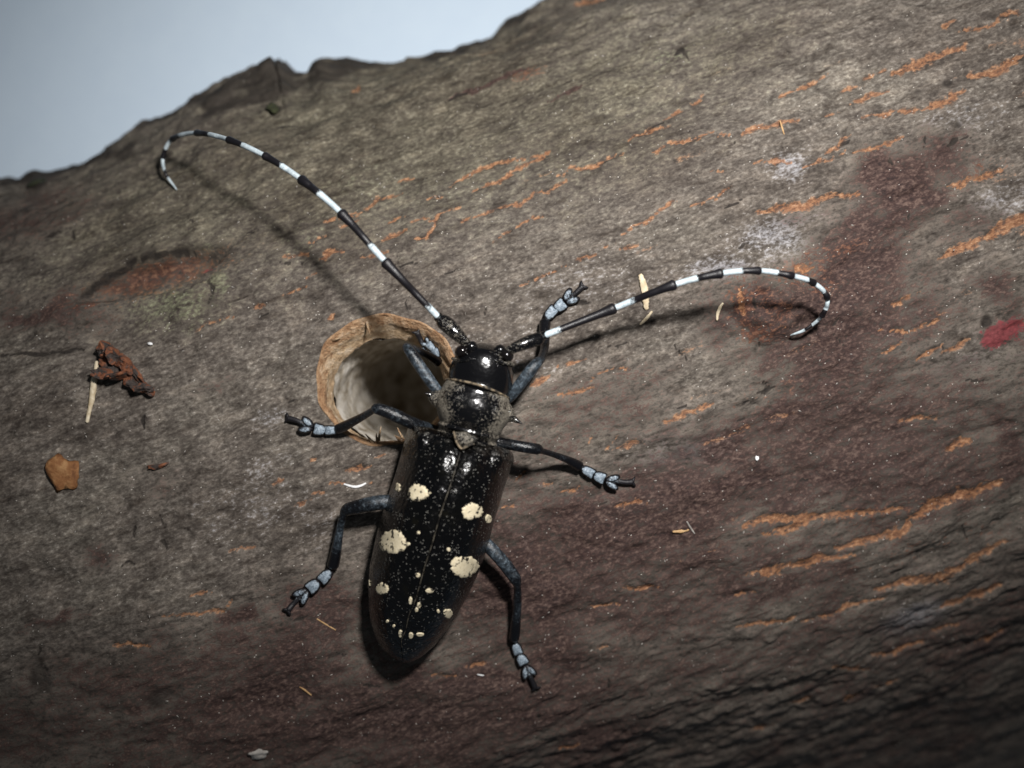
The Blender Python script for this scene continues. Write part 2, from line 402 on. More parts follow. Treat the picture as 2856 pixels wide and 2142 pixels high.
# ------------------------------------------------------------------ colour masks of the bark
ST = """1244,280 1479,190 13 b|1524,289 1623,240 10 b|1234,533 1343,470 1533,425 8|1316,538 1388,502 1470,457 1524,434 10|1153,615 1212,610 1244,588 1284,579 9|1158,665 1189,660 1212,633 1212,615 10
1280,619 1379,588 1420,574 1479,556 1488,538 1524,538 1578,497 10|1555,484 1605,470 1668,461 1745,420 9|1745,393 1813,366 1867,353 9|1813,425 1900,389 8|1849,335 1900,312 7|977,597 1018,579 1049,561 1126,538 11
900,619 1000,600 7|941,637 1008,610 8|1049,674 1135,642 9|1081,624 1126,606 8|900,705 954,701 9|1000,723 1090,701 8|1732,655 1781,628 1831,592 1885,561 8|1605,728 1664,714 7|1727,696 1781,683 7|1668,701 1723,674 6|1366,674 1397,651 1528,592 5
1180,561 1234,547 6|1112,511 1153,497 6|2489,203 2561,176 2688,131 22|2625,72 2665,59 14|2778,50 2842,32 18|2674,86 2783,59 9|2697,217 2783,199 2851,158 24|2579,307 2634,276 2692,253 24|2403,330 2489,312 2579,307 11
2412,222 2475,199 13|2335,258 2417,235 9|2172,271 2249,244 2313,208 9|2371,294 2412,271 2475,253 9|2285,325 2353,303 7|2073,375 2109,357 2154,348 2231,335 12|1856,407 1946,380 1992,357 8|1992,384 2050,371 7|1856,330 1901,312 7|1915,294 1974,262 7
2304,425 2344,398 2376,380 9|2240,470 2290,452 2335,439 2353,420 9|2376,425 2439,407 2521,384 12|2109,592 2172,579 2245,574 2331,542 2394,538 20|1924,574 1996,552 2037,520 8|2105,452 2200,448 9|1983,479 2037,470 6|2719,502 2801,475 20
2620,719 2697,683 2765,656 2856,619 20|2770,640 2860,600 26|2647,524 2715,502 13|2489,849 2561,818 13|2448,922 2552,922 2620,895 9|2457,985 2511,958 13|2552,1003 2597,976 2634,958 9|2625,981 2710,949 16|1856,1175 1924,1152 1992,1125 17|2511,1170 2625,1166 10
2643,1252 2706,1225 24|2534,1446 2625,1392 2715,1374 2787,1342 30|2073,1464 2172,1442 2240,1446 17|2150,1478 2254,1451 14|2511,1491 2539,1455 14|2078,1469 2172,1442 2263,1442 2398,1433 2511,1419 15|2127,1496 2249,1455 15|2335,1528 2444,1500 2520,1478 2543,1442 19
2082,1604 2236,1573 2290,1559 2380,1550 18|2448,1645 2534,1623 2638,1609 2697,1568 2778,1523 2814,1510 21|2620,1690 2728,1659 2796,1632 19|2046,1754 2172,1736 2227,1713 10|2240,1731 2308,1717 2367,1686 2475,1668 10|2050,1659 2105,1652 9
2435,1830 2510,1812 2580,1785 10|2313,1858 2421,1862 9|2443,1915 2507,1898 10|2200,1960 2260,1945 9|2090,2040 2160,2020 9|2350,1950 2400,1935 8|2600,1760 2680,1740 9|2720,1790 2800,1760 9|1047,1277 1076,1270 10|963,1316 995,1309 1033,1298 11
760,1352 794,1345 8|916,1350 959,1343 6|1027,1345 1040,1341 6|868,1381 900,1374 7|816,1411 862,1399 8|862,1286 880,1280 7|1552,1018 1601,1009 1640,1007 7|1486,1070 1534,1052 13|1651,1056 1674,1034 1751,1025 9|1554,1102 1606,1093 1651,1077 8
1448,796 1493,778 1538,758 1583,742 6|1707,1256 1755,1238 1793,1240 13|1635,1240 1665,1218 7|1683,1256 1723,1213 8|1438,1335 1470,1308 8|1511,1353 1545,1347 10|1567,1369 1619,1360 8|1400,1417 1436,1405 9|1714,1414 1748,1401 1805,1403 9
542,918 615,891 651,891 7|710,860 741,850 11|782,819 859,801 8|791,715 859,710 8|886,719 963,701 9|850,674 918,656 8|850,783 895,760 6|1646,1699 1732,1686 9|1737,1645 1845,1636 9|1655,1808 1696,1801 7|1294,1858 1352,1853 13|1199,1889 1271,1882 8
1560,2088 1615,2075 8|452,1717 533,1717 583,1704 624,1704 642,1677 9|524,1663 588,1652 9|316,1799 416,1803 9|637,1541 714,1528 7|915,890 938,880 12|2062,802 2068,840 2076,872 15|2225,752 2265,748 18|2170,905 2190,915 10|980,260 1000,250 10|1600,15 1680,-5 16"""
streaks = []
for part in ST.replace('\n', '|').split('|'):
    tk = part.split(); br = tk[-1] == 'b'
    if br: tk = tk[:-1]
    streaks.append(([tuple(map(float, q.split(','))) for q in tk[:-1]], float(tk[-1]), br))
stains = {
 'brown': [(2380, 740, 110, 110, 40, .8), (2300, 900, 100, 110, 0, .85), (2210, 1180, 140, 80, 20, .7), (2050, 1330, 160, 70, 15, .75), (1850, 1440, 150, 70, 15, .8), (2500, 500, 115, 80, 10, 1.35), (2560, 540, 70, 50, 10, 1.2), (2430, 620, 150, 55, 10, .8), (2525, 434, 130, 50, 10, .5), (2320, 1010, 130, 190, -20, .8), (2230, 960, 120, 60, 10, .7), (2300, 800, 110, 60, 0, .55),
           (1624, 1444, 150, 90, 10, .75), (1720, 1490, 200, 110, 10, .75), (1497, 1645, 150, 110, 0, 1.0), (1540, 1840, 130, 90, 0, .6), (1270, 1885, 280, 45, 5, .7), (1135, 2000, 320, 75, 5, .8), (1420, 1990, 330, 100, 8, .6),
           (2308, 1090, 110, 130, 0, .6), (2353, 1210, 280, 140, 15, .55), (1924, 1351, 150, 90, 10, .8), (2040, 1225, 90, 70, 0, .7), (2400, 1306, 250, 80, 10, .6), (2200, 1380, 250, 60, 10, .5),
           (692, 1740, 45, 28, 10, .8), (904, 1735, 110, 70, 0, .65), (813, 1867, 190, 100, 10, .6), (927, 1680, 70, 40, 0, .6), (1935, 1570, 160, 70, 10, .6), (2050, 1650, 200, 60, 12, .4), (1750, 1700, 220, 90, 8, .45),
           (2783, 818, 75, 60, 0, .7), (2790, 1240, 60, 80, 0, .55), (2700, 620, 90, 40, 20, .35), (120, 885, 160, 55, 5, .65), (60, 600, 120, 50, 20, .4), (160, 620, 90, 30, 15, .4), (420, 1900, 350, 80, 10, .3), (2150, 870, 150, 80, 0, .85),
           (280, 1560, 50, 46, 0, .6), (600, 1080, 90, 20, 15, .25), (150, 1740, 90, 18, 10, .5)],
 'rust': [(430, 772, 190, 36, 17, .95), (250, 840, 80, 22, 15, .6), (2065, 830, 34, 50, 20, .9), (2150, 850, 60, 45, -30, .6), (2230, 760, 70, 30, 10, .7), (2120, 930, 60, 30, 0, .7), (2090, 900, 70, 40, 0, .5), (2300, 800, 60, 30, 10, .5), (2760, 480, 60, 30, 15, .5), (2450, 1430, 180, 25, 8, .4), (1480, 205, 60, 12, 24, .6), (1260, 1350, 30, 30, 0, .2),
          (2150, 1100, 120, 25, 15, .3), (2600, 1520, 200, 30, 18, .3), (2350, 700, 120, 30, 10, .4)],
 'green': [(610, 790, 34, 46, 0, .9), (480, 850, 130, 70, 10, .75), (560, 735, 50, 30, 0, .6), (575, 688, 25, 20, 0, .7), (2370, 770, 26, 26, 0, .5), (200, 590, 60, 30, 10, .5), (1010, 500, 130, 50, 20, .35), (1870, 160, 60, 30, 10, .6), (840, 660, 70, 60, 30, .35)],
 'pale': [(2205, 462, 50, 45, 0, .75), (2165, 660, 110, 65, 10, .7), (2010, 748, 100, 34, 5, .8), (1900, 1265, 150, 65, 10, .6), (2545, 1725, 110, 45, 20, .85), (1400, 1000, 200, 120, 0, .25), (1640, 800, 260, 100, 10, .3), (2480, 1320, 60, 30, 0, .55), (1480, 2030, 40, 14, 15, .4), (2700, 1000, 160, 60, 15, .4),
          (1130, 1985, 50, 30, 0, .6), (760, 1160, 50, 25, 10, .6), (2780, 560, 120, 60, 15, .45), (2700, 330, 130, 50, 15, .4), (760, 1300, 90, 50, 15, .35), (880, 1460, 80, 80, 0, .3), (2480, 945, 40, 25, 0, .55), (1450, 1480, 60, 60, 0, .4), (700, 1420, 200, 80, 10, .3)],
 'dark': [(443, 1953, 50, 34, 20, .6), (104, 1898, 30, 46, 20, .6), (2751, 898, 18, 26, 0, .9), (330, 758, 120, 9, 30, 1.1), (450, 712, 80, 9, 10, 1.1), (270, 805, 80, 10, 30, .9), (430, 690, 200, 14, 18, .45), (765, 303, 20, 16, 0, .9), (700, 232, 60, 9, 22, .8), (600, 283, 50, 7, 20, .7), (880, 200, 24, 14, 10, .8), (105, 512, 26, 22, 0, .8),
          (400, 352, 40, 10, 30, .6), (1030, 178, 50, 10, -8, .7), (1330, 120, 50, 10, 16, .7), (1440, 55, 60, 14, 25, .7), (120, 984, 130, 6, 2, .7), (2560, 260, 14, 11, 0, .6), (2644, 230, 16, 14, 0, .8), (2480, 110, 16, 10, 20, .5), (2520, 70, 16, 10, 20, .5), (2674, 345, 12, 9, 0, .7),
          (1900, 145, 34, 4, 15, .7), (280, 1560, 14, 14, 0, .6), (2835, 880, 30, 26, 0, .4), (260, 990, 30, 20, 0, .5), (60, 700, 100, 20, 15, .3), (560, 690, 120, 10, 8, .5), (2700, 310, 12, 10, 0, .6), (590, 840, 30, 40, -20, .45), (1905, 1030, 5, 22, 20, .6), (2107, 860, 4, 26, 0, .7), (2130, 1075, 5, 22, 40, .6), (2020, 1190, 20, 6, 50, .6)],
 'red': [(2800, 926, 56, 32, 22, 1.0), (2765, 948, 34, 26, 0, 1.0), (2825, 905, 32, 24, 0, 1.0), (590, 752, 20, 7, 10, .5)],
 'olive': [(1100, 350, 700, 300, 20, 1.0), (500, 600, 500, 250, 20, .8), (1600, 300, 400, 250, 20, .8), (500, 850, 200, 100, 10, .6), (2000, 150, 300, 150, 20, .6)],
}
def build_log():
    s_vis0 = 0.0
    ds = 0.021
    stop = arc[-1]
    sv = np.arange(0, stop + ds * .5, ds); sv[-1] = stop
    uv = np.concatenate([np.linspace(-9.5, -6.2, 18)[:-1], np.arange(-6.2, 6.2, 0.021), np.linspace(6.2, 9.5, 18)])
    n1 = np.interp(sv, arc, prof[:, 0]); z1 = np.interp(sv, arc, prof[:, 1])
    tn = np.gradient(n1, sv); tz = np.gradient(z1, sv)
    U, N = np.meshgrid(uv, n1, indexing='ij'); Z = np.broadcast_to(z1, U.shape).copy(); SS = np.broadcast_to(sv, U.shape)
    NN = np.broadcast_to(-tz, U.shape); NZ = np.broadcast_to(tn, U.shape)
    Nw = warp(U, N)
    X, Y, _ = base_pos(U, Nw, Z)
    px, py = pix(X, Y, Z)
    fe = sst(6.6 - np.abs(U), 0, .4)
    d = disp(U, N, SS, px, py, X, Y) 
    foot = sst(Z, -5.2, -4.7)
    d = d * foot
    Nw = Nw + NN * d; Z = Z + NZ * d
    X, Y, _ = base_pos(U, Nw, Z)
    nu, ns = U.shape
    P = np.stack([X, Y, Z], -1).reshape(-1, 3)
    hr = hole_r(P[:, 0], P[:, 1]); hr[P[:, 2] < -1] = 9
    # masks
    px, py = pix(P[:, 0], P[:, 1], P[:, 2])
    vis = (P[:, 2] > -4.4)
    wx = px + 9 * fbm(px / 30, py / 30, 2, 3) * 1.4; wy = py + 9 * fbm(px / 30, py / 30, 6, 3) * 1.4
    A = {}
    bx_ = px + 110 * fbm(px / 110, py / 110, 2, 4); by_ = py + 90 * fbm(px / 110, py / 110, 7, 4)
    for key, lst in stains.items():
        m = np.zeros(len(P)); sx, sy = (bx_, by_) if key == 'brown' else (wx, wy)
        for b in lst: m = np.maximum(m, b[5] * np.exp(-ell(sx, sy, *b[:5]) ** (1.6 if key == 'red' else 1.0) * 0.75))
        A[key] = m
    om = np.zeros(len(P)); bm_ = np.zeros(len(P))
    wob = fbm(px / 18, py / 18, 4, 3)
    dk = np.zeros(len(P)); r9 = np.random.default_rng(21); cracks = []
    for i in range(70):
        x = r9.uniform(80, 2800); y = r9.uniform(350, 2000); vert = r9.random() < .4
        a = math.radians(r9.uniform(8, 30)) if not vert else math.radians(r9.uniform(-100, -50)); l = r9.uniform(18, 75) * (.6 if vert else 1)
        mx = x + l * .5 * math.cos(a) + r9.uniform(-6, 6); my = y - l * .5 * math.sin(a) + r9.uniform(-6, 6)
        cracks.append(([(x, y), (mx, my), (x + l * math.cos(a), y - l * math.sin(a))], r9.uniform(5, 9), 'd'))
    cracks += [([(1880, 960), (1900, 985), (1912, 1005)], 7, 'd'), ([(2104, 835), (2108, 878)], 6, 'd'), ([(225, 830), (290, 775), (360, 735), (430, 712), (500, 706), (540, 715)], 16, 'd'), ([(0, 990), (120, 986), (235, 976)], 9, 'd'), ([(580, 770), (592, 800), (588, 840)], 8, 'd'), ([(2330, 930), (2360, 960)], 7, 'd'), ([(2130, 1060), (2150, 1085)], 7, 'd'),
               ([(1870, 155), (1900, 142), (1918, 170)], 8, 'd'), ([(1240, 283), (1300, 262)], 9, 'd')]
    for pts, w, br in streaks + cracks:
        xs = [p[0] for p in pts]; ys = [p[1] for p in pts]; pad = w * 3 + 25
        idx = np.nonzero((wx > min(xs) - pad) & (wx < max(xs) + pad) & (wy > min(ys) - pad) & (wy < max(ys) + pad))[0]
        if len(idx) == 0: continue
        qx = wx[idx]; qy = wy[idx]; best = np.full(len(idx), 1e9); L = sum(math.dist(pts[i], pts[i + 1]) for i in range(len(pts) - 1)); acc = 0; tt = np.zeros(len(idx))
        for i in range(len(pts) - 1):
            ax, ay = pts[i]; bx, by = pts[i + 1]; l = math.dist(pts[i], pts[i + 1])
            t = np.clip(((qx - ax) * (bx - ax) + (qy - ay) * (by - ay)) / (l * l), 0, 1)
            dd = np.hypot(qx - ax - t * (bx - ax), qy - ay - t * (by - ay))
            nb = dd < best; best = np.where(nb, dd, best); tt = np.where(nb, (acc + t * l) / L, tt); acc += l
        ww = w * 0.47 * (0.35 + 0.65 * np.sin(np.pi * np.clip(tt, .06, .94))) * (1 + 1.1 * wob[idx])
        val = sst(-best / np.maximum(ww, 1.0), -1.9, -.55) * 0.92
        if br == 'd': dk[idx] = np.maximum(dk[idx], val)
        elif br: bm_[idx] = np.maximum(bm_[idx], val)
        else: om[idx] = np.maximum(om[idx], val)
    # scattered thin cracks of the same kind
    u_ = P[:, 0] * ca + P[:, 1] * sa; n_ = -P[:, 0] * sa + P[:, 1] * ca
    th = fbm(u_ * 1.5, n_ * 9.0, 9, 3); gate = fbm(u_ * .5, n_ * .6, 10, 2)
    om = np.maximum(om, sst(th + .35 * gate, .46, .70) * .40 * sst(u_, -1.5, 1.5))
    A['orange'] = om * (1 - 0.8 * np.clip(A['brown'] - .55, 0, 1)); A['brown'] = np.maximum(A['brown'], bm_ * .8)
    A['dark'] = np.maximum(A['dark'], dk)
    A['dark'] = np.maximum(A['dark'], .6 * sst(fbm(u_ * 1.6, n_ * 3, 4, 4) + .5 * sst(n_, 3.0, 4.3), .30, .62) * sst(n_, 2.4, 3.6))  # shade of the upper edge curving away, painted in as noisy dark patches
    A['brown'] = np.clip(A['brown'] + .18 * sst(-n_, 0.0, 2.0) + .30 * sst(fbm(u_ * .7, n_ * 1.1, 5, 4), .05, .45) * sst(-n_, -1.2, .8), 0, 1)
    # streaks are shallow splits: sink them a little
    idx = np.arange(nu * ns).reshape(nu, ns)
    P[:, 2] -= 0.030 * om * (P[:, 2] > -3) + 0.022 * dk
    f = np.stack([idx[:-1, :-1], idx[1:, :-1], idx[1:, 1:], idx[:-1, 1:]], -1).reshape(-1, 4)
    inside = hr < 1.0
    f = f[~inside[f].all(1)]
    used = np.zeros(len(P), bool); used[f.ravel()] = True
    mv = inside & used
    sc = 1.0 / hr[mv]
    P[mv, 0] = HX + (P[mv, 0] - HX) * sc; P[mv, 1] = HY + (P[mv, 1] - HY) * sc
    new = np.cumsum(used) - 1
    P2 = P[used]; f2 = new[f]
    # underside and ends
    base = len(P2)
    b0 = new[idx[:, 0]]; b1 = new[idx[:, -1]]
    extra = []
    for k in range(nu - 1): extra.append((int(b0[k]), int(b1[k]), int(b1[k + 1]), int(b0[k + 1])))
    me = bpy.data.meshes.new('log')
    endL = [int(new[i]) for i in idx[0, ::1]]; endR = [int(new[i]) for i in idx[-1, ::1]][::-1]
    nq = len(f2); 
    loops = np.concatenate([f2.ravel(), np.array(extra).ravel(), np.array(endL), np.array(endR)])
    starts = np.concatenate([np.arange(nq + len(extra)) * 4, [4 * (nq + len(extra)), 4 * (nq + len(extra)) + len(endL)]])
    totals = np.concatenate([np.full(nq + len(extra), 4), [len(endL), len(endR)]])
    me.vertices.add(len(P2)); me.vertices.foreach_set('co', P2.astype(np.float32).ravel())
    me.loops.add(len(loops)); me.loops.foreach_set('vertex_index', loops.astype(np.int32))
    me.polygons.add(len(starts)); me.polygons.foreach_set('loop_start', starts.astype(np.int32)); me.polygons.foreach_set('loop_total', totals.astype(np.int32))
    me.polygons.foreach_set('use_smooth', np.concatenate([np.ones(nq, bool), np.zeros(len(extra) + 2, bool)]))
    me.update(calc_edges=True); me.validate()
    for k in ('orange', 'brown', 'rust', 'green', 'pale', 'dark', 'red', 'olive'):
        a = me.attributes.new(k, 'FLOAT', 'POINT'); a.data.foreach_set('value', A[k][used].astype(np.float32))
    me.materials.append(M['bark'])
    o = bpy.data.objects.new('log', me); COL.objects.link(o)
    return o

log = build_log()
tag(log, 'grey-brown bark-covered log with orange streaks that the beetle walks on', 'log')

# ------------------------------------------------------------------ lofted tubes
def smooth_path(pts, rad, k):
    P = catmull([list(p) for p in pts], k); R = np.interp(np.arange(len(P)) / k, np.arange(len(rad)), rad)
    return P, R
def tube(pts, rad, k=5, nseg=14, flat=1.0, cap=True):
    """returns verts, faces, t (0..1 along) for a tapered tube with rounded ends"""
    P, R = smooth_path(pts, rad, k)
    T = np.gradient(P, axis=0); T /= np.linalg.norm(T, axis=1)[:, None] + 1e-9
    ln = np.concatenate([[0], np.cumsum(np.linalg.norm(np.diff(P, axis=0), axis=1))]); ln /= ln[-1]
    if cap:
        pre = [(P[0] - T[0] * R[0] * c, R[0] * r, T[0], 0.0) for c, r in ((.62, .02), (.55, .5), (.32, .85))]
        post = [(P[-1] + T[-1] * R[-1] * c, R[-1] * r, T[-1], 1.0) for c, r in ((.32, .85), (.55, .5), (.62, .02))]
    else: pre = []; post = []
    seq = pre + [(P[i], R[i], T[i], ln[i]) for i in range(len(P))] + post
    V, F, tt = [], [], []
    up = np.array([0, 0, 1.0])
    for (p, r, t, l) in seq:
        side = np.cross(t, up); sn = np.linalg.norm(side)
        side = np.array([1.0, 0, 0]) if sn < 0.08 else side / sn
        u2 = np.cross(side, t)
        for j in range(nseg):
            a = 2 * math.pi * j / nseg
            V.append(p + side * r * math.cos(a) + u2 * r * flat * math.sin(a)); tt.append(l)
    n = len(seq)
    for i in range(n - 1):
        for j in range(nseg):
            a = i * nseg + j; b = i * nseg + (j + 1) % nseg
            F.append((a, b, b + nseg, a + nseg))
    F.append(tuple(range(nseg))[::-1]); F.append(tuple(range((n - 1) * nseg, n * nseg)))
    return V, F, tt
def join(*parts):
    V, F, X = [], [], []
    for (v, f, x) in parts:
        o = len(V); V += list(v); F += [tuple(i + o for i in q) for q in f]; X += list(x)
    return V, F, X

def build_hole():
    nth = 160
    th = np.linspace(0, 2 * np.pi, nth, endpoint=False)
    wob = 1 + 0.018 * np.sin(3 * th + 1) + 0.012 * np.sin(7 * th + 2.2) + 0.008 * np.sin(13 * th)
    def ring(cx, cy, rx, ry, z, k, nz, seed):
        n = fbm(np.cos(th) * 3 + 5, np.sin(th) * 3 + z * 4, seed, 4) * nz + fbm(np.cos(th) * 9 + 5, np.sin(th) * 9 + z * 9, seed + 2, 2) * nz * .6
        w = 1 + (wob - 1) * k + n
        return np.stack([cx + rx * w * np.cos(th), cy + ry * w * np.sin(th), np.full(nth, z) if np.isscalar(z) else z], -1)
    def zt(R):
        x = HX + HRX * R * wob * np.cos(th); y = HY + HRY * R * wob * np.sin(th); return Hsurf(x, y)
    i_x, i_y = app(1087, 1088); zi = -0.30
    ix, iy, irx, iry = i_x * 1.03, i_y * 1.03, 158 / S * 1.03, 146 / S * 1.03
    def loft(rings, name, mat):
        V = np.concatenate(rings); F = []
        for r in range(len(rings) - 1):
            for j in range(nth):
                a = r * nth + j; b = r * nth + (j + 1) % nth
                F.append((a, a + nth, b + nth, b))
        return V, F
    rings = []
    z0 = zt(1.0)
    r0 = np.stack([HX + HRX * 1.035 * wob * np.cos(th), HY + HRY * 1.035 * wob * np.sin(th), zt(1.04) - .02], -1); rings.append(r0)
    rings.append(np.stack([HX + HRX * 1.012 * wob * np.cos(th), HY + HRY * 1.012 * wob * np.sin(th), z0 + .012 + .010 * np.sin(9 * th) * np.sin(4 * th)], -1))
    rings.append(np.stack([HX + HRX * 0.985 * wob * np.cos(th), HY + HRY * 0.985 * wob * np.sin(th), z0 + .004], -1))
    for k in np.linspace(0.08, 1, 11):
        kk = k ** 1.25
        cx = HX + (ix - HX) * k; cy = HY + (iy - HY) * k; rx = HRX * .985 + (irx - HRX * .985) * k ** .85; ry = HRY * .985 + (iry - HRY * .985) * k ** .85
        rg = ring(cx, cy, rx, ry, zi - k, 1 - k, 0.05, 3); rg[:, 2] = z0 + (zi - z0) * kk; rings.append(rg)
    V, F = loft(rings, 'r', None)
    rim = mesh_obj('hole_rim', V, F, M['rim'], log, attrs={'deep': np.repeat(np.linspace(0, 1, len(rings)), nth)})
    tag(rim, 'tan cut bark edge around the round bored hole')
    rings = []
    for k in np.linspace(0, 1, 24):
        z = zi + 0.02 - 2.5 * k
        sh = 1.0 if k < .72 else math.sqrt(max(0.0004, 1 - ((k - .72) / .28) ** 2))
        rings.append(ring(ix + .22 * k, iy - .10 * k, irx * 1.0 * sh, iry * 1.0 * sh, z, 0, 0.07, 5))
    V, F = loft(rings, 'w', None)
    F.append(tuple(range((len(rings) - 1) * nth, len(rings) * nth))[::-1])
    wl = mesh_obj('hole_wall', V, F, M['borewall'], log)
    tag(wl, 'pale grey bored wood inside the hole')
    r_ = random.Random(3)
    for k in range(9):                                     # torn fibres on the lip
        a = r_.uniform(0, 6.283) if k > 5 else math.radians(r_.uniform(250, 300))
        rr1 = r_.uniform(.93, 1.0); x = HX + HRX * rr1 * math.cos(a); y = HY + HRY * rr1 * math.sin(a); z = float(Hsurf(x, y)[0]) - .02
        L_ = r_.uniform(.05, .13); q = a + math.pi + r_.uniform(-1.1, 1.1)
        p1 = Vector((x, y, z)); p2 = p1 + Vector((math.cos(q) * L_ * .5, math.sin(q) * L_ * .5, .03)); p3 = p1 + Vector((math.cos(q) * L_, math.sin(q) * L_, .02))
        v, f, t = tube([p1, p2, p3], [.014, .010, .003], 3, 6); mesh_obj('wood_fibre', v, f, M['rim'], rim, attrs={'deep': [.6] * len(v)})
build_hole()

# white sheet under the log
pp = mesh_obj('paper_sheet', [(-60, -60, -5.21), (60, -60, -5.21), (60, 60, -5.21), (-60, 60, -5.21)], [(0, 1, 2, 3)], M['paper'])
tag(pp, kind='structure')

# ------------------------------------------------------------------ beetle
beetle = empty('longhorn_beetle', H(1235, 1400, 0.0))
tag(beetle, 'glossy black longhorn beetle with cream spots and long banded antennae on the bark', 'beetle')
O = np.array([1135.0, 1850.0]); AX = np.array([.2515, -.9678]); PX = np.array([.9678, .2515])
Z0 = float(Hsurf(*app(1250, 1350))[0])
def qo(x, y):
    d = np.array([x, y]) - O; return float(d @ AX), float(d @ PX)
left = [(1147, 1182), (1138, 1191), (1125, 1240), (1107, 1308), (1088, 1365), (1075, 1405), (1057, 1462), (1045, 1512), (1043, 1522), (1031, 1579), (1027, 1636), (1028, 1692), (1034, 1737), (1047, 1778), (1067, 1812), (1086, 1830), (1122, 1848)]
right = [(1420, 1252), (1432, 1268), (1434, 1286), (1425, 1308), (1409, 1353), (1394, 1405), (1378, 1453), (1364, 1512), (1352, 1550), (1330, 1608), (1303, 1665), (1273, 1717), (1239, 1767), (1210, 1803), (1176, 1832), (1149, 1846), (1128, 1849)]
sut = [(1299, 1200), (1287, 1252), (1260, 1342), (1229, 1432), (1204, 1521), (1183, 1586), (1160, 1670), (1140, 1717), (1131, 1760), (1119, 1785), (1120, 1816), (1124, 1849)]
def curve(lst):
    a = sorted(qo(*p) for p in lst); return np.array([i[0] for i in a]), np.array([i[1] for i in a])
LQ, LO = curve(left); RQ, RO = curve(right); SQ, SO = curve(sut)
QMAX = 648.0
zq = np.array([-2, 10, 40, 90, 160, 260, 380, 480, 545, 585, 615, 636, 649]); zt_ = np.array([.20, .31, .43, .58, .74, .89, .97, 1.0, .985, .95, .905, .85, .77])
zmq = np.array([-2, 40, 120, 300, 500, 620, 649]); zm_ = np.array([.06, .08, .12, .19, .26, .33, .40])
def ely(q, f, side):
    so = np.interp(q, SQ, SO); eo = np.interp(q, LQ, LO) if side < 0 else np.interp(q, RQ, RO)
    o = so + (eo - so) * f
    zt = np.interp(q, zq, zt_); zm = np.interp(q, zmq, zm_); zm = min(zm, zt)
    ff = min(abs(f), 1.0)
    z = zm + (zt - zm) * (1 - ff ** 2.5) ** 0.5
    z += .032 * math.exp(-((q - 575) / 42) ** 2 - ((f - .30) / .18) ** 2)
    z += .055 * math.exp(-((q - 618) / 22) ** 2 - ((f - .80) / .14) ** 2)
    z -= .03 * math.exp(-((q - 600) / 60) ** 2 - ((f - .56) / .10) ** 2)
    z -= .014 * math.exp(-(f / .018) ** 2)
    z += .010 * math.sin(f * 11) * (1 - ff) * sst(q, 60, 200)
    p = O + AX * q + PX * o
    return W(p[0], p[1], z + Z0)
def ely_f(x, y):
    q, o = qo(x, y); so = np.interp(q, SQ, SO); side = -1 if o < so else 1
    eo = np.interp(q, LQ, LO) if side < 0 else np.interp(q, RQ, RO)
    return q, (o - so) / (eo - so), side
def build_elytron(side):
    qs = np.concatenate([np.linspace(-1.0, 30, 14)[:-1], np.linspace(30, 600, 90)[:-1], np.linspace(600, QMAX, 16)])
    fs = np.concatenate([[0.0, .008, .016, .03], np.linspace(.05, .9, 34), [.93, .955, .975, .988, .996, 1.0]])
    V, F, E = [], [], []
    for q in qs:
        for f in fs:
            V.append(ely(q, f, side)); E.append(max(math.exp(-((1 - f) / .05) ** 2), sst(q, 610, 640) * .9, .8 * math.exp(-((q - 5) / 25) ** 2)))
        for (f, dz) in ((.985, .05), (.94, .09), (.85, .11)):
            p = ely(q, 1.0, side); c = ely(q, f, side); k = sst(q, -1, 40)
            V.append(Vector((c.x, c.y, p.z - dz * (0.2 + .8 * k)))); E.append(1)
    m = len(fs) + 3
    for i in range(len(qs) - 1):
        for j in range(m - 1):
            a = i * m + j; fc = (a, a + 1, a + m + 1, a + m)
            F.append(fc if side < 0 else fc[::-1])
    # front face turned down under the pronotum
    o = len(V); i0 = (len(qs) - 1) * m
    for j in range(m):
        v = V[i0 + j]; V.append(Vector((v.x, v.y, min(v.z, Z0 + .40)))); E.append(1)
    for j in range(m - 1):
        fc = (i0 + j, i0 + j + 1, o + j + 1, o + j); F.append(fc if side < 0 else fc[::-1])
    return mesh_obj('elytron', V, F, M['elytra'], beetle, attrs={'edge': E})
elyL = build_elytron(-1); elyR = build_elytron(1)
tag(elyL, 'left wing cover, black with cream spots'); tag(elyR, 'right wing cover, black with cream spots')

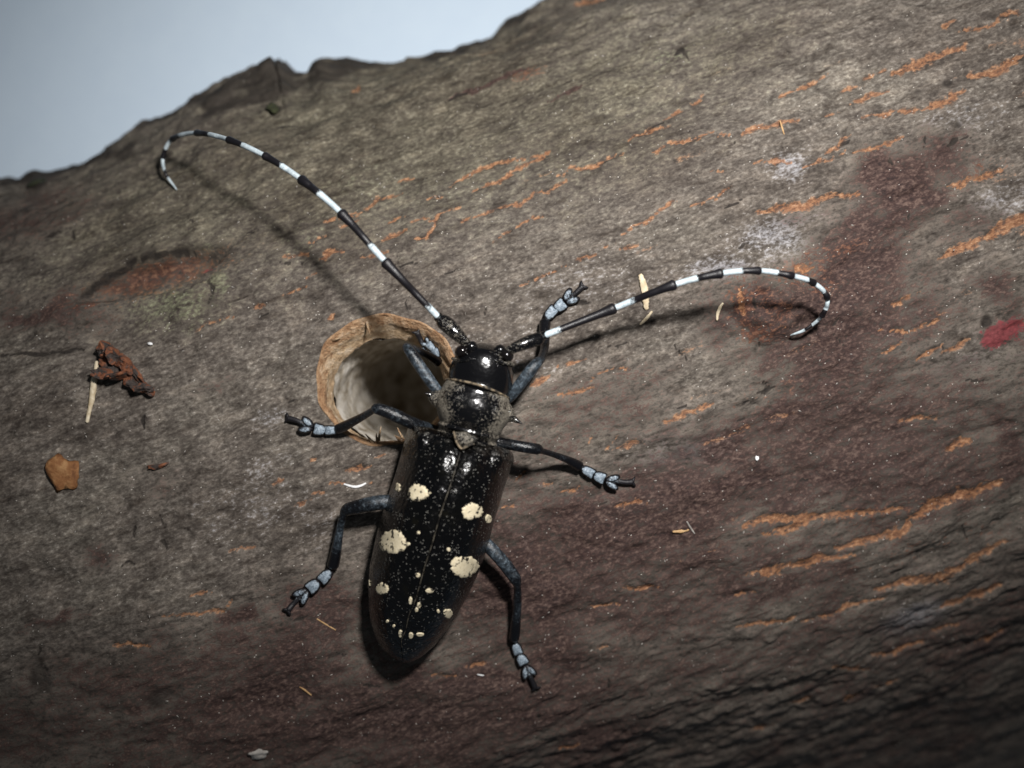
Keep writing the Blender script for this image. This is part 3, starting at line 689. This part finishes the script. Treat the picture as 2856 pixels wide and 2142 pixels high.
spots = [(1165, 1374, 30, 24), (1110, 1359, 8, 13), (1198, 1374, 4.5, 4), (1096, 1512, 40, 34), (1167, 1487, 5, 6), (1138, 1517, 6, 5), (1066, 1642, 19, 17), (1166, 1604, 6.5, 6), (1145, 1675, 5.5, 11), (1117, 1767, 6, 11), (1081, 1732, 4, 4), (1099, 1745, 3.5, 4),
         (1317, 1426, 30, 24), (1362, 1447, 9, 13), (1296, 1580, 41, 31), (1251, 1532, 5, 5.5), (1198, 1647, 12, 6), (1169, 1687, 6, 8), (1162, 1700, 5, 6), (1249, 1711, 13, 14), (1222, 1704, 4, 5), (1146, 1772, 7, 9), (1171, 1769, 12, 5), (1030, 1628, 3, 13)]
def build_spot(i, cx, cy, rx, ry):
    nth = 64; nr = 6; V = []; F = []; Rm = []
    r_ = random.Random(i * 7 + 1); ph = [r_.uniform(0, 6.28) for _ in range(6)]
    big = rx > 12
    q0, f0, side = ely_f(cx, cy)
    def out(a):
        w = 1 + (.05 * math.sin(3 * a + ph[0]) + .035 * math.sin(5 * a + ph[1]) + .045 * math.sin(11 * a + ph[2]) + .035 * math.sin(17 * a + ph[3]) - .14 * math.exp(-((a - ph[4]) / .13) ** 2)) * (1.0 if big else .5)
        return w
    def P(x, y, dz):
        q, f, sd = ely_f(x, y)
        f = min(max(f, .0), .985) if sd == side else 0.0
        p = ely(q, f, side); p2 = ely(q + 3, f, side); f3 = min(f + .03, .99); p3 = ely(q, f3, side)
        nrm = (p3 - p).cross(p2 - p)
        if nrm.z < 0: nrm = -nrm
        return p + nrm.normalized() * dz
    V.append(P(cx, cy, .009)); Rm.append(0)
    for k in range(1, nr + 1):
        for j in range(nth):
            a = 2 * math.pi * j / nth; rad = k / nr * out(a)
            V.append(P(cx + rx * rad * math.cos(a), cy + ry * rad * math.sin(a), .009 if k < nr else -.002)); Rm.append((k / nr) ** 2)
    for j in range(nth): F.append((0, 1 + j, 1 + (j + 1) % nth))
    for k in range(nr - 1):
        for j in range(nth):
            a = 1 + k * nth + j; b = 1 + k * nth + (j + 1) % nth
            F.append((a, a + nth, b + nth, b))
    # faces up
    v0, v1, v2 = (Vector(V[x]) for x in F[0])
    if (v1 - v0).cross(v2 - v0).z < 0: F = [tuple(reversed(x)) for x in F]
    mesh_obj('spot', V, F, M['spot'], elyL if side < 0 else elyR, attrs={'rim': Rm})
for i, s_ in enumerate(spots): build_spot(i, *s_)

# body: head, collar, spined thorax and abdomen as one surface
def mid_ring(q, w, zc, hh, dust, o=None):
    so = float(np.interp(q, SQ, SO)) if o is None else o
    a = O + AX * q + PX * (so - w); b = O + AX * q + PX * (so + w); return (tuple(a), tuple(b), zc, hh, dust)
rings = [mid_ring(18, 14, .12, .04, .2), mid_ring(60, 62, .18, .10, .2), mid_ring(130, 92, .26, .16, .2), mid_ring(300, 112, .42, .26, .2), mid_ring(500, 128, .47, .32, .2), mid_ring(615, 118, .50, .32, .3, 0), mid_ring(640, 98, .50, .31, .4, 2),
         mid_ring(656, 84, .52, .30, .5, 3), mid_ring(664, 84, .54, .31, .55, 3), mid_ring(672, 88, .55, .33, .45, 3), mid_ring(680, 86, .55, .325, .5, 3), mid_ring(688, 90, .55, .34, .7, 2),
         mid_ring(705, 97, .56, .36, .75, 0), mid_ring(722, 104, .56, .375, .7, 0), mid_ring(740, 107, .56, .38, .6, 0), mid_ring(756, 102, .56, .375, .55, -1), mid_ring(770, 97, .56, .36, .5, -2), mid_ring(782, 94, .56, .345, .6, -2),
         ((1246, 1060), (1420, 1110), .56, .335, .7), ((1249, 1057), (1418, 1106), .55, .30, .4), ((1252, 1050), (1420, 1098), .54, .285, .1), ((1252, 1042), (1426, 1085), .53, .29, .08), ((1254, 1028), (1431, 1058), .53, .295, .12),
         ((1260, 1010), (1431, 1034), .53, .295, .15), ((1270, 992), (1426, 1010), .53, .285, .3), ((1284, 977), (1416, 990), .52, .27, .5), ((1300, 967), (1403, 977), .50, .24, .6), ((1318, 960), (1388, 967), .46, .19, .5), ((1338, 957), (1370, 960), .42, .10, .4)]
def build_body():
    ns = 40; V, F, Du = [], [], []
    # interpolate rings for a smooth skin
    par = np.array([[*r[0], *r[1], r[2], r[3], r[4]] for r in rings]); fine = catmull(par.tolist(), 4)
    for r in fine:
        Lp = W(r[0], r[1], r[4] + Z0); Rp = W(r[2], r[3], r[4] + Z0); c = (Lp + Rp) / 2; hv = (Rp - Lp) / 2
        for j in range(ns):
            a = 2 * math.pi * j / ns
            cx = math.copysign(abs(math.cos(a)) ** .9, math.cos(a)); sy = math.copysign(abs(math.sin(a)) ** .9, math.sin(a))
            v = c + hv * cx; v.z += max(r[5], .01) * sy
            side_d = abs(math.cos(a))
            V.append(v); Du.append(r[6] * (0.32 + 1.0 * side_d ** 2))
    n = len(fine)
    for i in range(n - 1):
        for j in range(ns):
            a = i * ns + j; b = i * ns + (j + 1) % ns; F.append((a, b, b + ns, a + ns))
    F.append(tuple(range(ns))[::-1]); F.append(tuple(range((n - 1) * ns, n * ns)))
    parts = [(V, F, Du)]
    def cone(pts, rad, d):
        v, f, t = tube(pts, rad, 4, 12); parts.append((v, f, [d * (1 - .6 * x) for x in t]))
    cone([W(1235, 1116, Z0 + .62), W(1212, 1108, Z0 + .62), W(1198, 1101, Z0 + .64), W(1187, 1097, Z0 + .67)], [.10, .065, .03, .008], .62)
    cone([W(1395, 1146, Z0 + .62), W(1418, 1158, Z0 + .62), W(1434, 1169, Z0 + .63), W(1455, 1181, Z0 + .66)], [.12, .075, .03, .007], .62)
    # antennal sockets
    cone([W(1330, 998, Z0 + .68), W(1322, 980, Z0 + .70), W(1313, 963, Z0 + .73)], [.06, .06, .05], .55)
    cone([W(1378, 1000, Z0 + .68), W(1389, 984, Z0 + .69), W(1399, 973, Z0 + .71)], [.06, .06, .048], .55)
    cone([W(1262, 1000, Z0 + .62), W(1280, 1006, Z0 + .74), W(1302, 1004, Z0 + .79), W(1325, 1000, Z0 + .80)], [.014, .018, .018, .010], .6)
    cone([W(1432, 1018, Z0 + .60), W(1420, 1014, Z0 + .71), W(1402, 1012, Z0 + .77), W(1382, 1004, Z0 + .80)], [.014, .018, .018, .010], .6)
    V, F, Du = join(*parts)
    o = mesh_obj('body', V, F, M['body'], beetle, attrs={'dust': Du}); return o
body = build_body()
tag(body, 'black head and spined thorax dusted with grey-tan powder')
def ellipsoid(name, c, r, mat, parent, rot=0):
    bm = bmesh.new(); bmesh.ops.create_uvsphere(bm, u_segments=20, v_segments=12, radius=1)
    Mx = Matrix.Translation(c) @ Matrix.Rotation(rot, 4, 'Z') @ Matrix.Diagonal((*r, 1)); bmesh.ops.transform(bm, matrix=Mx, verts=bm.verts)
    V = [v.co.copy() for v in bm.verts]; F = [tuple(v.index for v in f.verts) for f in bm.faces]; bm.free()
    return mesh_obj(name, V, F, mat, parent)
ellipsoid('eye', W(1289, 980, Z0 + .69), (.068, .058, .085), M['eye'], body, .5)
ellipsoid('eye', W(1412, 991, Z0 + .69), (.068, .060, .085), M['eye'], body, -.6)

# collar fringe, shield, seam
pts = [W(x, y, Z0 + z) for x, y, z in ((1243, 1059, .58), (1257, 1058, .72), (1285, 1062, .82), (1333, 1073, .895), (1372, 1087, .87), (1405, 1103, .75), (1421, 1113, .60))]
v, f, t = tube(pts, [.010] * 7, 6, 8); mesh_obj('collar_fringe', v, f, M['fringe'], beetle)
def build_scutellum():
    ol = [(1266, 1205), (1270, 1222), (1276, 1238), (1287, 1251), (1300, 1247), (1312, 1240), (1322, 1238), (1335, 1222), (1300, 1205)]
    zc = Z0 + .955; V = [W(1295, 1226, zc + .03)]; F = []
    n = len(ol)
    for k, dz in ((.55, .025), (1.0, 0.0), (1.0, -.12)):
        for (x, y) in ol: V.append(W(1295 + (x - 1295) * k, 1226 + (y - 1226) * k, zc + dz))
    for j in range(n): F.append((0, 1 + (j + 1) % n, 1 + j))
    for r in range(2):
        for j in range(n):
            a = 1 + r * n + j; b = 1 + r * n + (j + 1) % n; F.append((a, b, b + n, a + n))
    mesh_obj('scutellum', V, F, M['body'], beetle, attrs={'dust': [.5] * len(V)})
    v, f, t = tube([W(x, y, zc + .004) for x, y in ol[:7]], [.010] * 7, 4, 6); mesh_obj('scutellum_edge', v, f, M['fringe'], beetle)
build_scutellum()
pts = []
for q in np.linspace(612, 40, 26):
    p = ely(q, 0.0, 1); pts.append(p + Vector((0, 0, .002)))
v, f, t = tube(pts, [.0042] * 26, 2, 6); mesh_obj('seam', v, f, M['seam'], beetle)

# ---- legs
def make_leg(label, limb, tars, claws, bloom):
    """limb: (px, py, height, radius px); tars: (px, py, height, half width px, half length px, kind); claws: path"""
    P = [H(x, y, h) for x, y, h, r in limb]; R = [r / S for *_, r in limb]
    v, f, t = tube(P, R, 6, 16, 0.92)
    bl = []
    for x in t: bl.append(float(np.interp(x, np.linspace(0, 1, len(bloom)), bloom)))
    leg = mesh_obj('leg', v, f, M['limb'], beetle, attrs={'bloom': bl}); tag(leg, label)
    pos = [H(x, y, h) for x, y, h, *_ in tars] + [H(*claws[-1])]
    prev = P[-1]
    for i, (x, y, h, hw, hl, kind) in enumerate(tars):
        c = pos[i]; d = (pos[i + 1] - prev); d = Vector((d.x, d.y, d.z * .6)).normalized(); prev = c
        sd = Vector((-d.y, d.x, 0)).normalized(); up = d.cross(sd); up = up if up.z > 0 else -up
        a_, b_ = hl / S, hw / S * .92
        V, F, Pl = [], [], []
        def dome(cc, dd, ss, outline, hgt, pl):
            o = len(V); n = len(outline); nr = 4
            V.append(cc + up * hgt); Pl.append(pl)
            for k in range(1, nr + 1):
                r = k / nr
                for (al, ac) in outline:
                    V.append(cc + dd * al * r + ss * ac * r + up * hgt * math.sqrt(max(0, 1 - r * r * .96))); Pl.append(pl * (1 if r < .7 else (.62 if r < .9 else 0)))
            V.append(cc - up * hgt * .9); Pl.append(0)
            for j in range(n): F.append((o, o + 1 + j, o + 1 + (j + 1) % n))
            for k in range(nr - 1):
                for j in range(n):
                    q = o + 1 + k * n + j; w = o + 1 + k * n + (j + 1) % n; F.append((q, q + n, w + n, w))
            lb = len(V) - 1; e = o + 1 + (nr - 1) * n
            for j in range(n): F.append((lb, e + (j + 1) % n, e + j))
        N_ = 22
        if kind == 0:
            ol = []
            for j in range(N_):
                a = 2 * math.pi * j / N_; ca_, sn_ = math.cos(a), math.sin(a)
                wdt = b_ * 1.16 * (.88 + .24 * ca_); notch = 1 - .22 * math.exp(-(((a + math.pi) % (2 * math.pi) - math.pi) / .45) ** 2)
                ol.append((a_ * 1.22 * math.copysign(abs(ca_) ** .6, ca_) * notch, wdt * math.copysign(abs(sn_) ** .6, sn_)))
            dome(c, d, sd, ol, .048, 1.0)
        else:
            for sg in (-1, 1):
                dd = (d * math.cos(.42) + sd * sg * math.sin(.42)); ss = Vector((-dd.y, dd.x, 0)).normalized()
                ol = [(a_ * 1.05 * math.cos(2 * math.pi * j / N_), b_ * .50 * math.sin(2 * math.pi * j / N_)) for j in range(N_)]
                dome(c + sd * sg * b_ * .48 + d * a_ * .12, dd, ss, ol, .046, .62)
        v0, v1, v2 = V[F[0][0]], V[F[0][1]], V[F[0][2]]
        if (v1 - v0).cross(v2 - v0).dot(up) < 0: F = [tuple(reversed(q)) for q in F]
        mesh_obj('foot_segment', V, F, M['foot'], leg, attrs={'pale': Pl})
    cp = [H(*c) for c in claws]
    rr_ = np.linspace(.017, .028, len(cp))
    v, f, t = tube(cp, rr_, 5, 10); parts = [(v, f, [.62 * (1 - x) for x in t])]
    d = (cp[-1] - cp[-2]).normalized(); sd = Vector((-d.y, d.x, 0)).normalized()
    for sg in (-1, 1):
        e = cp[-1]
        v, f, t = tube([e + d * .005, e + d * .02 + sd * sg * .026, e + d * .034 + sd * sg * .042 + Vector((0, 0, -.02)), e + d * .036 + sd * sg * .046 + Vector((0, 0, -.045))], [.018, .013, .008, .003], 3, 8)
        parts.append((v, f, [0] * len(v)))
    V, F, X = join(*parts)
    mesh_obj('claw', V, F, M['foot'], leg, attrs={'pale': X})
    return leg
f_ = .050
make_leg('left middle leg reaching over the bored hole',
         [(1222, 1205, .34, 14), (1185, 1192, .42, 16), (1150, 1180, .50, 17), (1110, 1162, .55, 18), (1075, 1147, .56, 17), (1050, 1140, .55, 15), (1041, 1144, .51, 9), (1015, 1160, .38, 10), (985, 1176, .26, 12), (960, 1189, .16, 14), (944, 1196, .11, 14)],
         [(925, 1200, f_ + .01, 15, 20, 0), (891, 1198, f_, 18, 17, 0), (858, 1188, f_, 24, 21, 1)], [(862, 1188, .05), (840, 1178, .06), (822, 1171, .06), (805, 1167, .05)], [.5, .5, .45, .4, .45, .4, .6, .55, .35, .25, .2])
make_leg('left hind leg bent beside the elytra',
         [(1130, 1402, .30, 18), (1075, 1400, .34, 20), (1030, 1406, .34, 20), (990, 1415, .32, 19), (967, 1423, .29, 17), (957, 1439, .25, 10), (948, 1475, .21, 11), (941, 1515, .17, 13), (935, 1550, .13, 16), (929, 1576, .10, 17)],
         [(908, 1607, f_, 18, 22, 0), (874, 1634, f_, 20, 19, 0), (846, 1657, f_, 23, 24, 1)], [(850, 1655, .05), (834, 1668, .055), (818, 1684, .055), (805, 1700, .05)], [.7, .8, .8, .5, .4, .5, .7, .7, .2, .0])
make_leg('right middle leg stretched out sideways',
         [(1340, 1222, .36, 13), (1395, 1234, .40, 14), (1440, 1243, .44, 15), (1475, 1249, .45, 15), (1500, 1253, .43, 15), (1513, 1258, .40, 8), (1545, 1268, .30, 8), (1580, 1281, .20, 10), (1602, 1292, .14, 13), (1616, 1300, .10, 14)],
         [(1640, 1315, f_, 16, 20, 0), (1672, 1331, f_, 18, 17, 0), (1704, 1343, f_, 22, 22, 1)], [(1702, 1342, .05), (1725, 1342, .06), (1745, 1345, .06), (1762, 1344, .05)], [.6, .45, .35, .35, .3, .3, .4, .4, .25, .1])
make_leg('right hind leg trailing below the elytra',
         [(1320, 1480, .30, 17), (1364, 1525, .36, 18), (1395, 1558, .38, 18), (1422, 1592, .36, 18), (1437, 1615, .33, 17), (1443, 1636, .29, 10), (1443, 1680, .23, 12), (1440, 1725, .17, 13), (1437, 1760, .12, 15), (1434, 1780, .10, 15)],
         [(1441, 1808, f_, 16, 20, 0), (1456, 1839, f_, 18, 17, 0), (1471, 1868, f_, 21, 23, 1)], [(1468, 1862, .05), (1477, 1882, .06), (1485, 1900, .06), (1492, 1916, .05)], [.8, .8, .8, .7, .4, .4, .7, .5, .1, .0])
make_leg('right front leg reaching forward under the antenna',
         [(1405, 1122, .34, 14), (1428, 1100, .42, 15), (1455, 1066, .50, 16), (1480, 1033, .53, 16), (1498, 1012, .52, 14), (1510, 1000, .47, 11), (1518, 975, .34, 11), (1521, 945, .22, 12), (1519, 918, .13, 15), (1520, 900, .09, 16)],
         [(1536, 873, f_, 17, 20, 0), (1562, 853, f_, 19, 17, 0), (1588, 832, f_, 24, 21, 1)], [(1583, 836, .05), (1598, 824, .06), (1612, 811, .06), (1623, 800, .05)], [.9, 1, 1, 1, .8, .3, .2, .2, .1, .0])
def Hh(px, py, z): return W(px, py, z)
_H = H
def H(px, py, h=0.0):               # inside the hole the bark height is of no use: absolute height
    return W(px, py, h)
make_leg('left front leg hooked into the bored hole',
         [(1250, 1128, .40, 14), (1216, 1085, .44, 15), (1185, 1042, .45, 16), (1158, 1002, .44, 16), (1140, 976, .42, 14), (1134, 967, .36, 11), (1150, 972, .24, 10), (1180, 984, .12, 10), (1205, 998, .03, 12), (1222, 1010, -.02, 14)],
         [(1216, 986, -.05, 13, 15, 0), (1203, 968, -.08, 13, 16, 0), (1190, 958, -.12, 15, 14, 1)], [(1186, 976, -.13), (1180, 962, -.14), (1172, 945, -.13), (1164, 929, -.10)], [1, 1, 1, .9, .7, .6, .6, .4, .1, .0])
H = _H

# ---- antennae
def make_antenna(label, scape, segs):
    P = [W(x, y, z + Z0) for x, y, z, r in scape]; R = [r / S for *_, r in scape]
    v, f, t = tube(P, R, 6, 16)
    an = mesh_obj('antenna', v, f, M['body'], beetle, attrs={'dust': [.30 + .12 * math.sin(5 * x) for x in t]}); tag(an, label)
    for (pts, wf, r0, r1) in segs:
        Q = [H(x, y, h) for x, y, h in pts]
        n = len(Q); ts = np.linspace(0, 1, n)
        rad = []
        for s in ts: rad.append((r0 + (r1 - r0) * (.35 * s + .65 * s ** 7)) / S)
        v, f, t = tube(Q, rad, 3, 12)
        wf1 = wf if isinstance(wf, tuple) else (wf, 2); sl = 1.8 if wf1[0] < .4 else 3.4
        w = [.5 + sl * (wf1[0] - x) if x < (wf1[0] + wf1[1]) / 2 else .5 + sl * (x - wf1[1]) for x in t]
        mesh_obj('antenna_segment', v, f, M['antenna'], an, attrs={'white': np.clip(w, 0, 1)})
    return an
def segpts(nodes):
    """nodes: (px, py, h) joints; returns smooth intermediate points for each segment"""
    C = catmull([list(n) for n in nodes], 8); out = []
    for i in range(len(nodes) - 1): out.append([tuple(C[8 * i + j]) for j in range(9)])
    return out
nl = [(1222, 884, .72), (1077, 733, 1.0), (953, 596, 1.10), (842, 502, 1.12), (739, 435, 1.10), (638, 390, 1.02), (549, 371, .72), (481, 388, .46), (455, 438, .26), (462, 484, .13), (493, 529, .04)]
nr_ = [(1520, 935, .62), (1710, 861, .60), (1878, 795, .72), (2009, 763, .80), (2116, 755, .76), (2208, 769, .66), (2269, 789, .54), (2307, 830, .38), (2293, 880, .26), (2248, 918, .15), (2205, 935, .05)]
wf = [.19, .33, .52, .56, .58, .60, .62, .62, .60]
def antenna_segments(nodes):
    sp = segpts(nodes); segs = []
    for i in range(9):
        r0 = 8.6 - .42 * i; r1 = r0 * (1.8 if i < 3 else 1.55)
        wfi = wf[i]
        if i < 8: segs.append((sp[i], wfi, r0, r1))
    last = sp[8] + sp[9][1:]
    last[-1] = nodes[-1]
    segs.append((last, (.42, .62), 5.2, 1.3))
    return segs
make_antenna('left antenna, black and white banded, curling over the log edge',
             [(1318, 975, .66, 13), (1306, 962, .72, 11), (1295, 952, .75, 13), (1275, 932, .77, 18), (1252, 910, .76, 21), (1236, 897, .74, 20), (1228, 890, .72, 13), (1221, 883, .71, 13), (1217, 879, .71, 10)], antenna_segments(nl))
make_antenna('right antenna, black and white banded, curving to the side',
             [(1396, 988, .64, 13), (1410, 980, .69, 11), (1422, 976, .71, 12), (1450, 963, .72, 15), (1480, 952, .69, 18), (1502, 945, .66, 18), (1511, 940, .64, 12), (1519, 935, .63, 12), (1523, 934, .62, 9)], antenna_segments(nr_))

# ------------------------------------------------------------------ debris lying on the bark
def splinter(name, label, cat, pts, w, mat, flat=.5, lift=.0, group=None):
    P = [H(x, y, lift + w / S * flat * .35) for x, y in pts]; n = len(P)
    R = [w / S * .5 * (.35 + .65 * math.sin(math.pi * (.12 + .76 * i / (n - 1)))) for i in range(n)]
    v, f, t = tube(P, R, 5, 8, flat)
    r_ = random.Random(len(label) + int(pts[0][0]))
    v = [Vector(p) + Vector((r_.uniform(-1, 1), r_.uniform(-1, 1), r_.uniform(-1, 1))) * w / S * .06 for p in v]
    o = mesh_obj(name, v, f, M[mat]); tag(o, label, cat, group); return o
splinter('straw_husk', 'pale straw husk standing under the right antenna', 'husk', [(1786, 768), (1792, 785), (1798, 810), (1801, 838), (1803, 860)], 22, 'husk', .5)
splinter('straw_husk', 'short pale straw sliver below the right antenna', 'husk', [(1818, 869), (1806, 885), (1795, 896), (1786, 905)], 10, 'husk', .6)
splinter('seed_husk', 'tan seed husk inside the curl of the right antenna', 'husk', [(2016, 846), (2008, 858), (2002, 874), (2000, 892)], 10, 'husk', .6)
splinter('white_fibre', 'curved white fibre on bark left of the wing covers', 'fibre', [(960, 1350), (974, 1355), (992, 1358), (1008, 1354), (1020, 1348)], 8, 'white', .7)
splinter('wood_splinter', 'upright tan splinter among orange streaks near the bark top', 'splinter', [(2176, 338), (2180, 352), (2187, 374)], 6, 'tan', .8)
splinter('wood_splinter', 'thin grey stick crossing a tan chip on the brown stain', 'splinter', [(1916, 1455), (1925, 1470), (1937, 1488)], 6, 'grey', .8)
splinter('wood_splinter', 'flat tan chip beside a thin grey stick', 'splinter', [(1878, 1483), (1898, 1482), (1920, 1478)], 10, 'tan', .5)
splinter('twig', 'pale thin twig below the dark red bark crumb', 'twig', [(270, 1010), (263, 1060), (256, 1112), (243, 1176)], 18, 'husk', .8)
splinter('wood_splinter', 'thin brown stick below the left hind foot', 'splinter', [(884, 1726), (908, 1741), (936, 1757)], 5, 'tan', .8)
splinter('wood_splinter', 'short tan splinter on the dark bark below the left hind foot', 'splinter', [(836, 1916), (852, 1926), (868, 1939)], 6, 'tan', .8)
splinter('wood_splinter', 'pale sliver below the tip of the wing covers', 'splinter', [(1332, 1881), (1340, 1883), (1349, 1884)], 5, 'white', .8)

def lump(name, px, py, rx, ry, rz, ang, mat, seed, parent=None, lift=0.0, sub=3, facet=0):
    bm = bmesh.new(); bmesh.ops.create_icosphere(bm, subdivisions=sub, radius=1)
    r_ = np.random.default_rng(seed); c = H(px, py, 0)
    A = r_.normal(size=(7, 3)) * 2.2; ph = r_.uniform(0, 6.3, 7)
    p = np.array([v.co for v in bm.verts])
    for i in range(facet):
        d = r_.normal(size=3); d /= np.linalg.norm(d); q = r_.uniform(.45, .8)
        ex = np.maximum(p @ d - q, 0); p = p - ex[:, None] * d
    k = 1 + .055 * np.sin(p @ A.T + ph).sum(1) + .05 * np.sin(9 * p[:, 0] + ph[0]) * np.sin(8 * p[:, 1]) + (.34 * fbm(p[:, 0] * 3 + p[:, 2] * 2, p[:, 1] * 3, seed, 3) if facet else .42 * fbm(p[:, 0] * 1.6, p[:, 1] * 1.6 + p[:, 2], seed, 4))
    p = p * k[:, None]
    x, y = p[:, 0] * rx / S, p[:, 1] * ry / S; a = math.radians(ang)
    X = c.x + x * math.cos(a) - y * math.sin(a); Y = c.y + x * math.sin(a) + y * math.cos(a)
    Z = Hsurf(X, Y) + lift + (p[:, 2] * .5 + .35) * rz
    F = [tuple(v.index for v in f.verts) for f in bm.faces]; bm.free()
    return mesh_obj(name, np.stack([X, Y, Z], -1), F, M[mat], parent, smooth=not facet)
o = lump('bark_flake', 178, 1322, 44, 50, .07, 20, 'flake', 3); tag(o, 'rounded orange-brown flake lying alone on the grey bark', 'flake')
cr = empty('bark_crumb', H(330, 1020, 0)); tag(cr, 'dark reddish bark crumb of several pieces lying beside a pale twig', 'crumb')
for i_, (x_, y_, a_, b_, c_, g_, l_) in enumerate(((300, 975, 26, 20, .22, -25, 0), (326, 990, 24, 18, .26, -50, .03), (345, 1012, 26, 16, .20, -30, 0), (296, 1040, 30, 17, .22, -4, .02), (335, 1048, 26, 16, .24, 10, .03), (362, 1030, 22, 20, .16, -30, 0), (372, 1066, 26, 16, .18, -40, 0), (404, 1084, 28, 15, .18, -12, 0), (420, 1092, 18, 11, .12, -30, 0), (386, 1044, 34, 10, .08, -50, 0), (322, 1018, 44, 34, .10, -20, 0))):
    lump('crumb_piece', x_, y_, a_ * 1.12, b_ * 1.12, c_, g_, 'crumb', 5 + i_, cr, l_, facet=6)
o = lump('bark_flake', 440, 1300, 36, 13, .05, 10, 'crumb', 9, facet=8); tag(o, 'small dark thin flake between the crumb and the left hind leg', 'flake')
o = lump('moss_tuft', 106, 512, 24, 20, .20, 0, 'moss', 12); tag(o, 'round dark moss tuft on the log edge', 'moss')
o = lump('moss_tuft', 22, 508, 24, 14, .12, 0, 'moss', 13); tag(o, 'low dark moss patch beside the round moss tuft', 'moss')
o = lump('lichen_tuft', 720, 2100, 26, 16, .06, 10, 'grey', 14); tag(o, 'small whitish lichen tuft low on the dark bark', 'lichen')
o = lump('knob', 765, 306, 20, 17, .14, 0, 'moss', 15, log); tag(o, 'small dark knob on the upper bark')
o = lump('white_grain', 420, 958, 8, 4, .03, -15, 'white', 16, sub=2); tag(o, 'tiny white grain to the right of the dark red crumb', 'grain')
o = lump('white_grain', 2111, 1277, 6, 7, .04, 0, 'white', 17, sub=2); tag(o, 'tiny white grain on the brown stain right of the beetle', 'grain')

# loose dust: nobody could count it
def build_dust():
    r_ = np.random.default_rng(8); V, F = [], []
    XY = r_.uniform((-4.6, -3.4), (4.6, 3.0), (420, 2)); ZZ = Hsurf(XY[:, 0], XY[:, 1])
    for (X, Y), z in zip(XY, ZZ):
        if -X * sa + Y * ca > 2.6 or hole_r(X, Y) < 1.25: continue
        c = Vector((X, Y, z + .004)); a = r_.uniform(0, 3.14); l = r_.uniform(.006, .018); w = r_.uniform(.004, .007)
        d = Vector((math.cos(a), math.sin(a), 0)); s = Vector((-d.y, d.x, 0)); o = len(V)
        V += [c - d * l, c + s * w, c + d * l, c - s * w, c + Vector((0, 0, w)), c - Vector((0, 0, w))]
        F += [(o, o + 3, o + 4), (o + 3, o + 2, o + 4), (o + 2, o + 1, o + 4), (o + 1, o, o + 4), (o, o + 5, o + 3), (o + 3, o + 5, o + 2), (o + 2, o + 5, o + 1), (o + 1, o + 5, o)]
    o = mesh_obj('dust', V, F, M['grey'], smooth=False); tag(o, 'fine pale dust specks scattered over the bark', 'dust', kind='stuff')
build_dust()
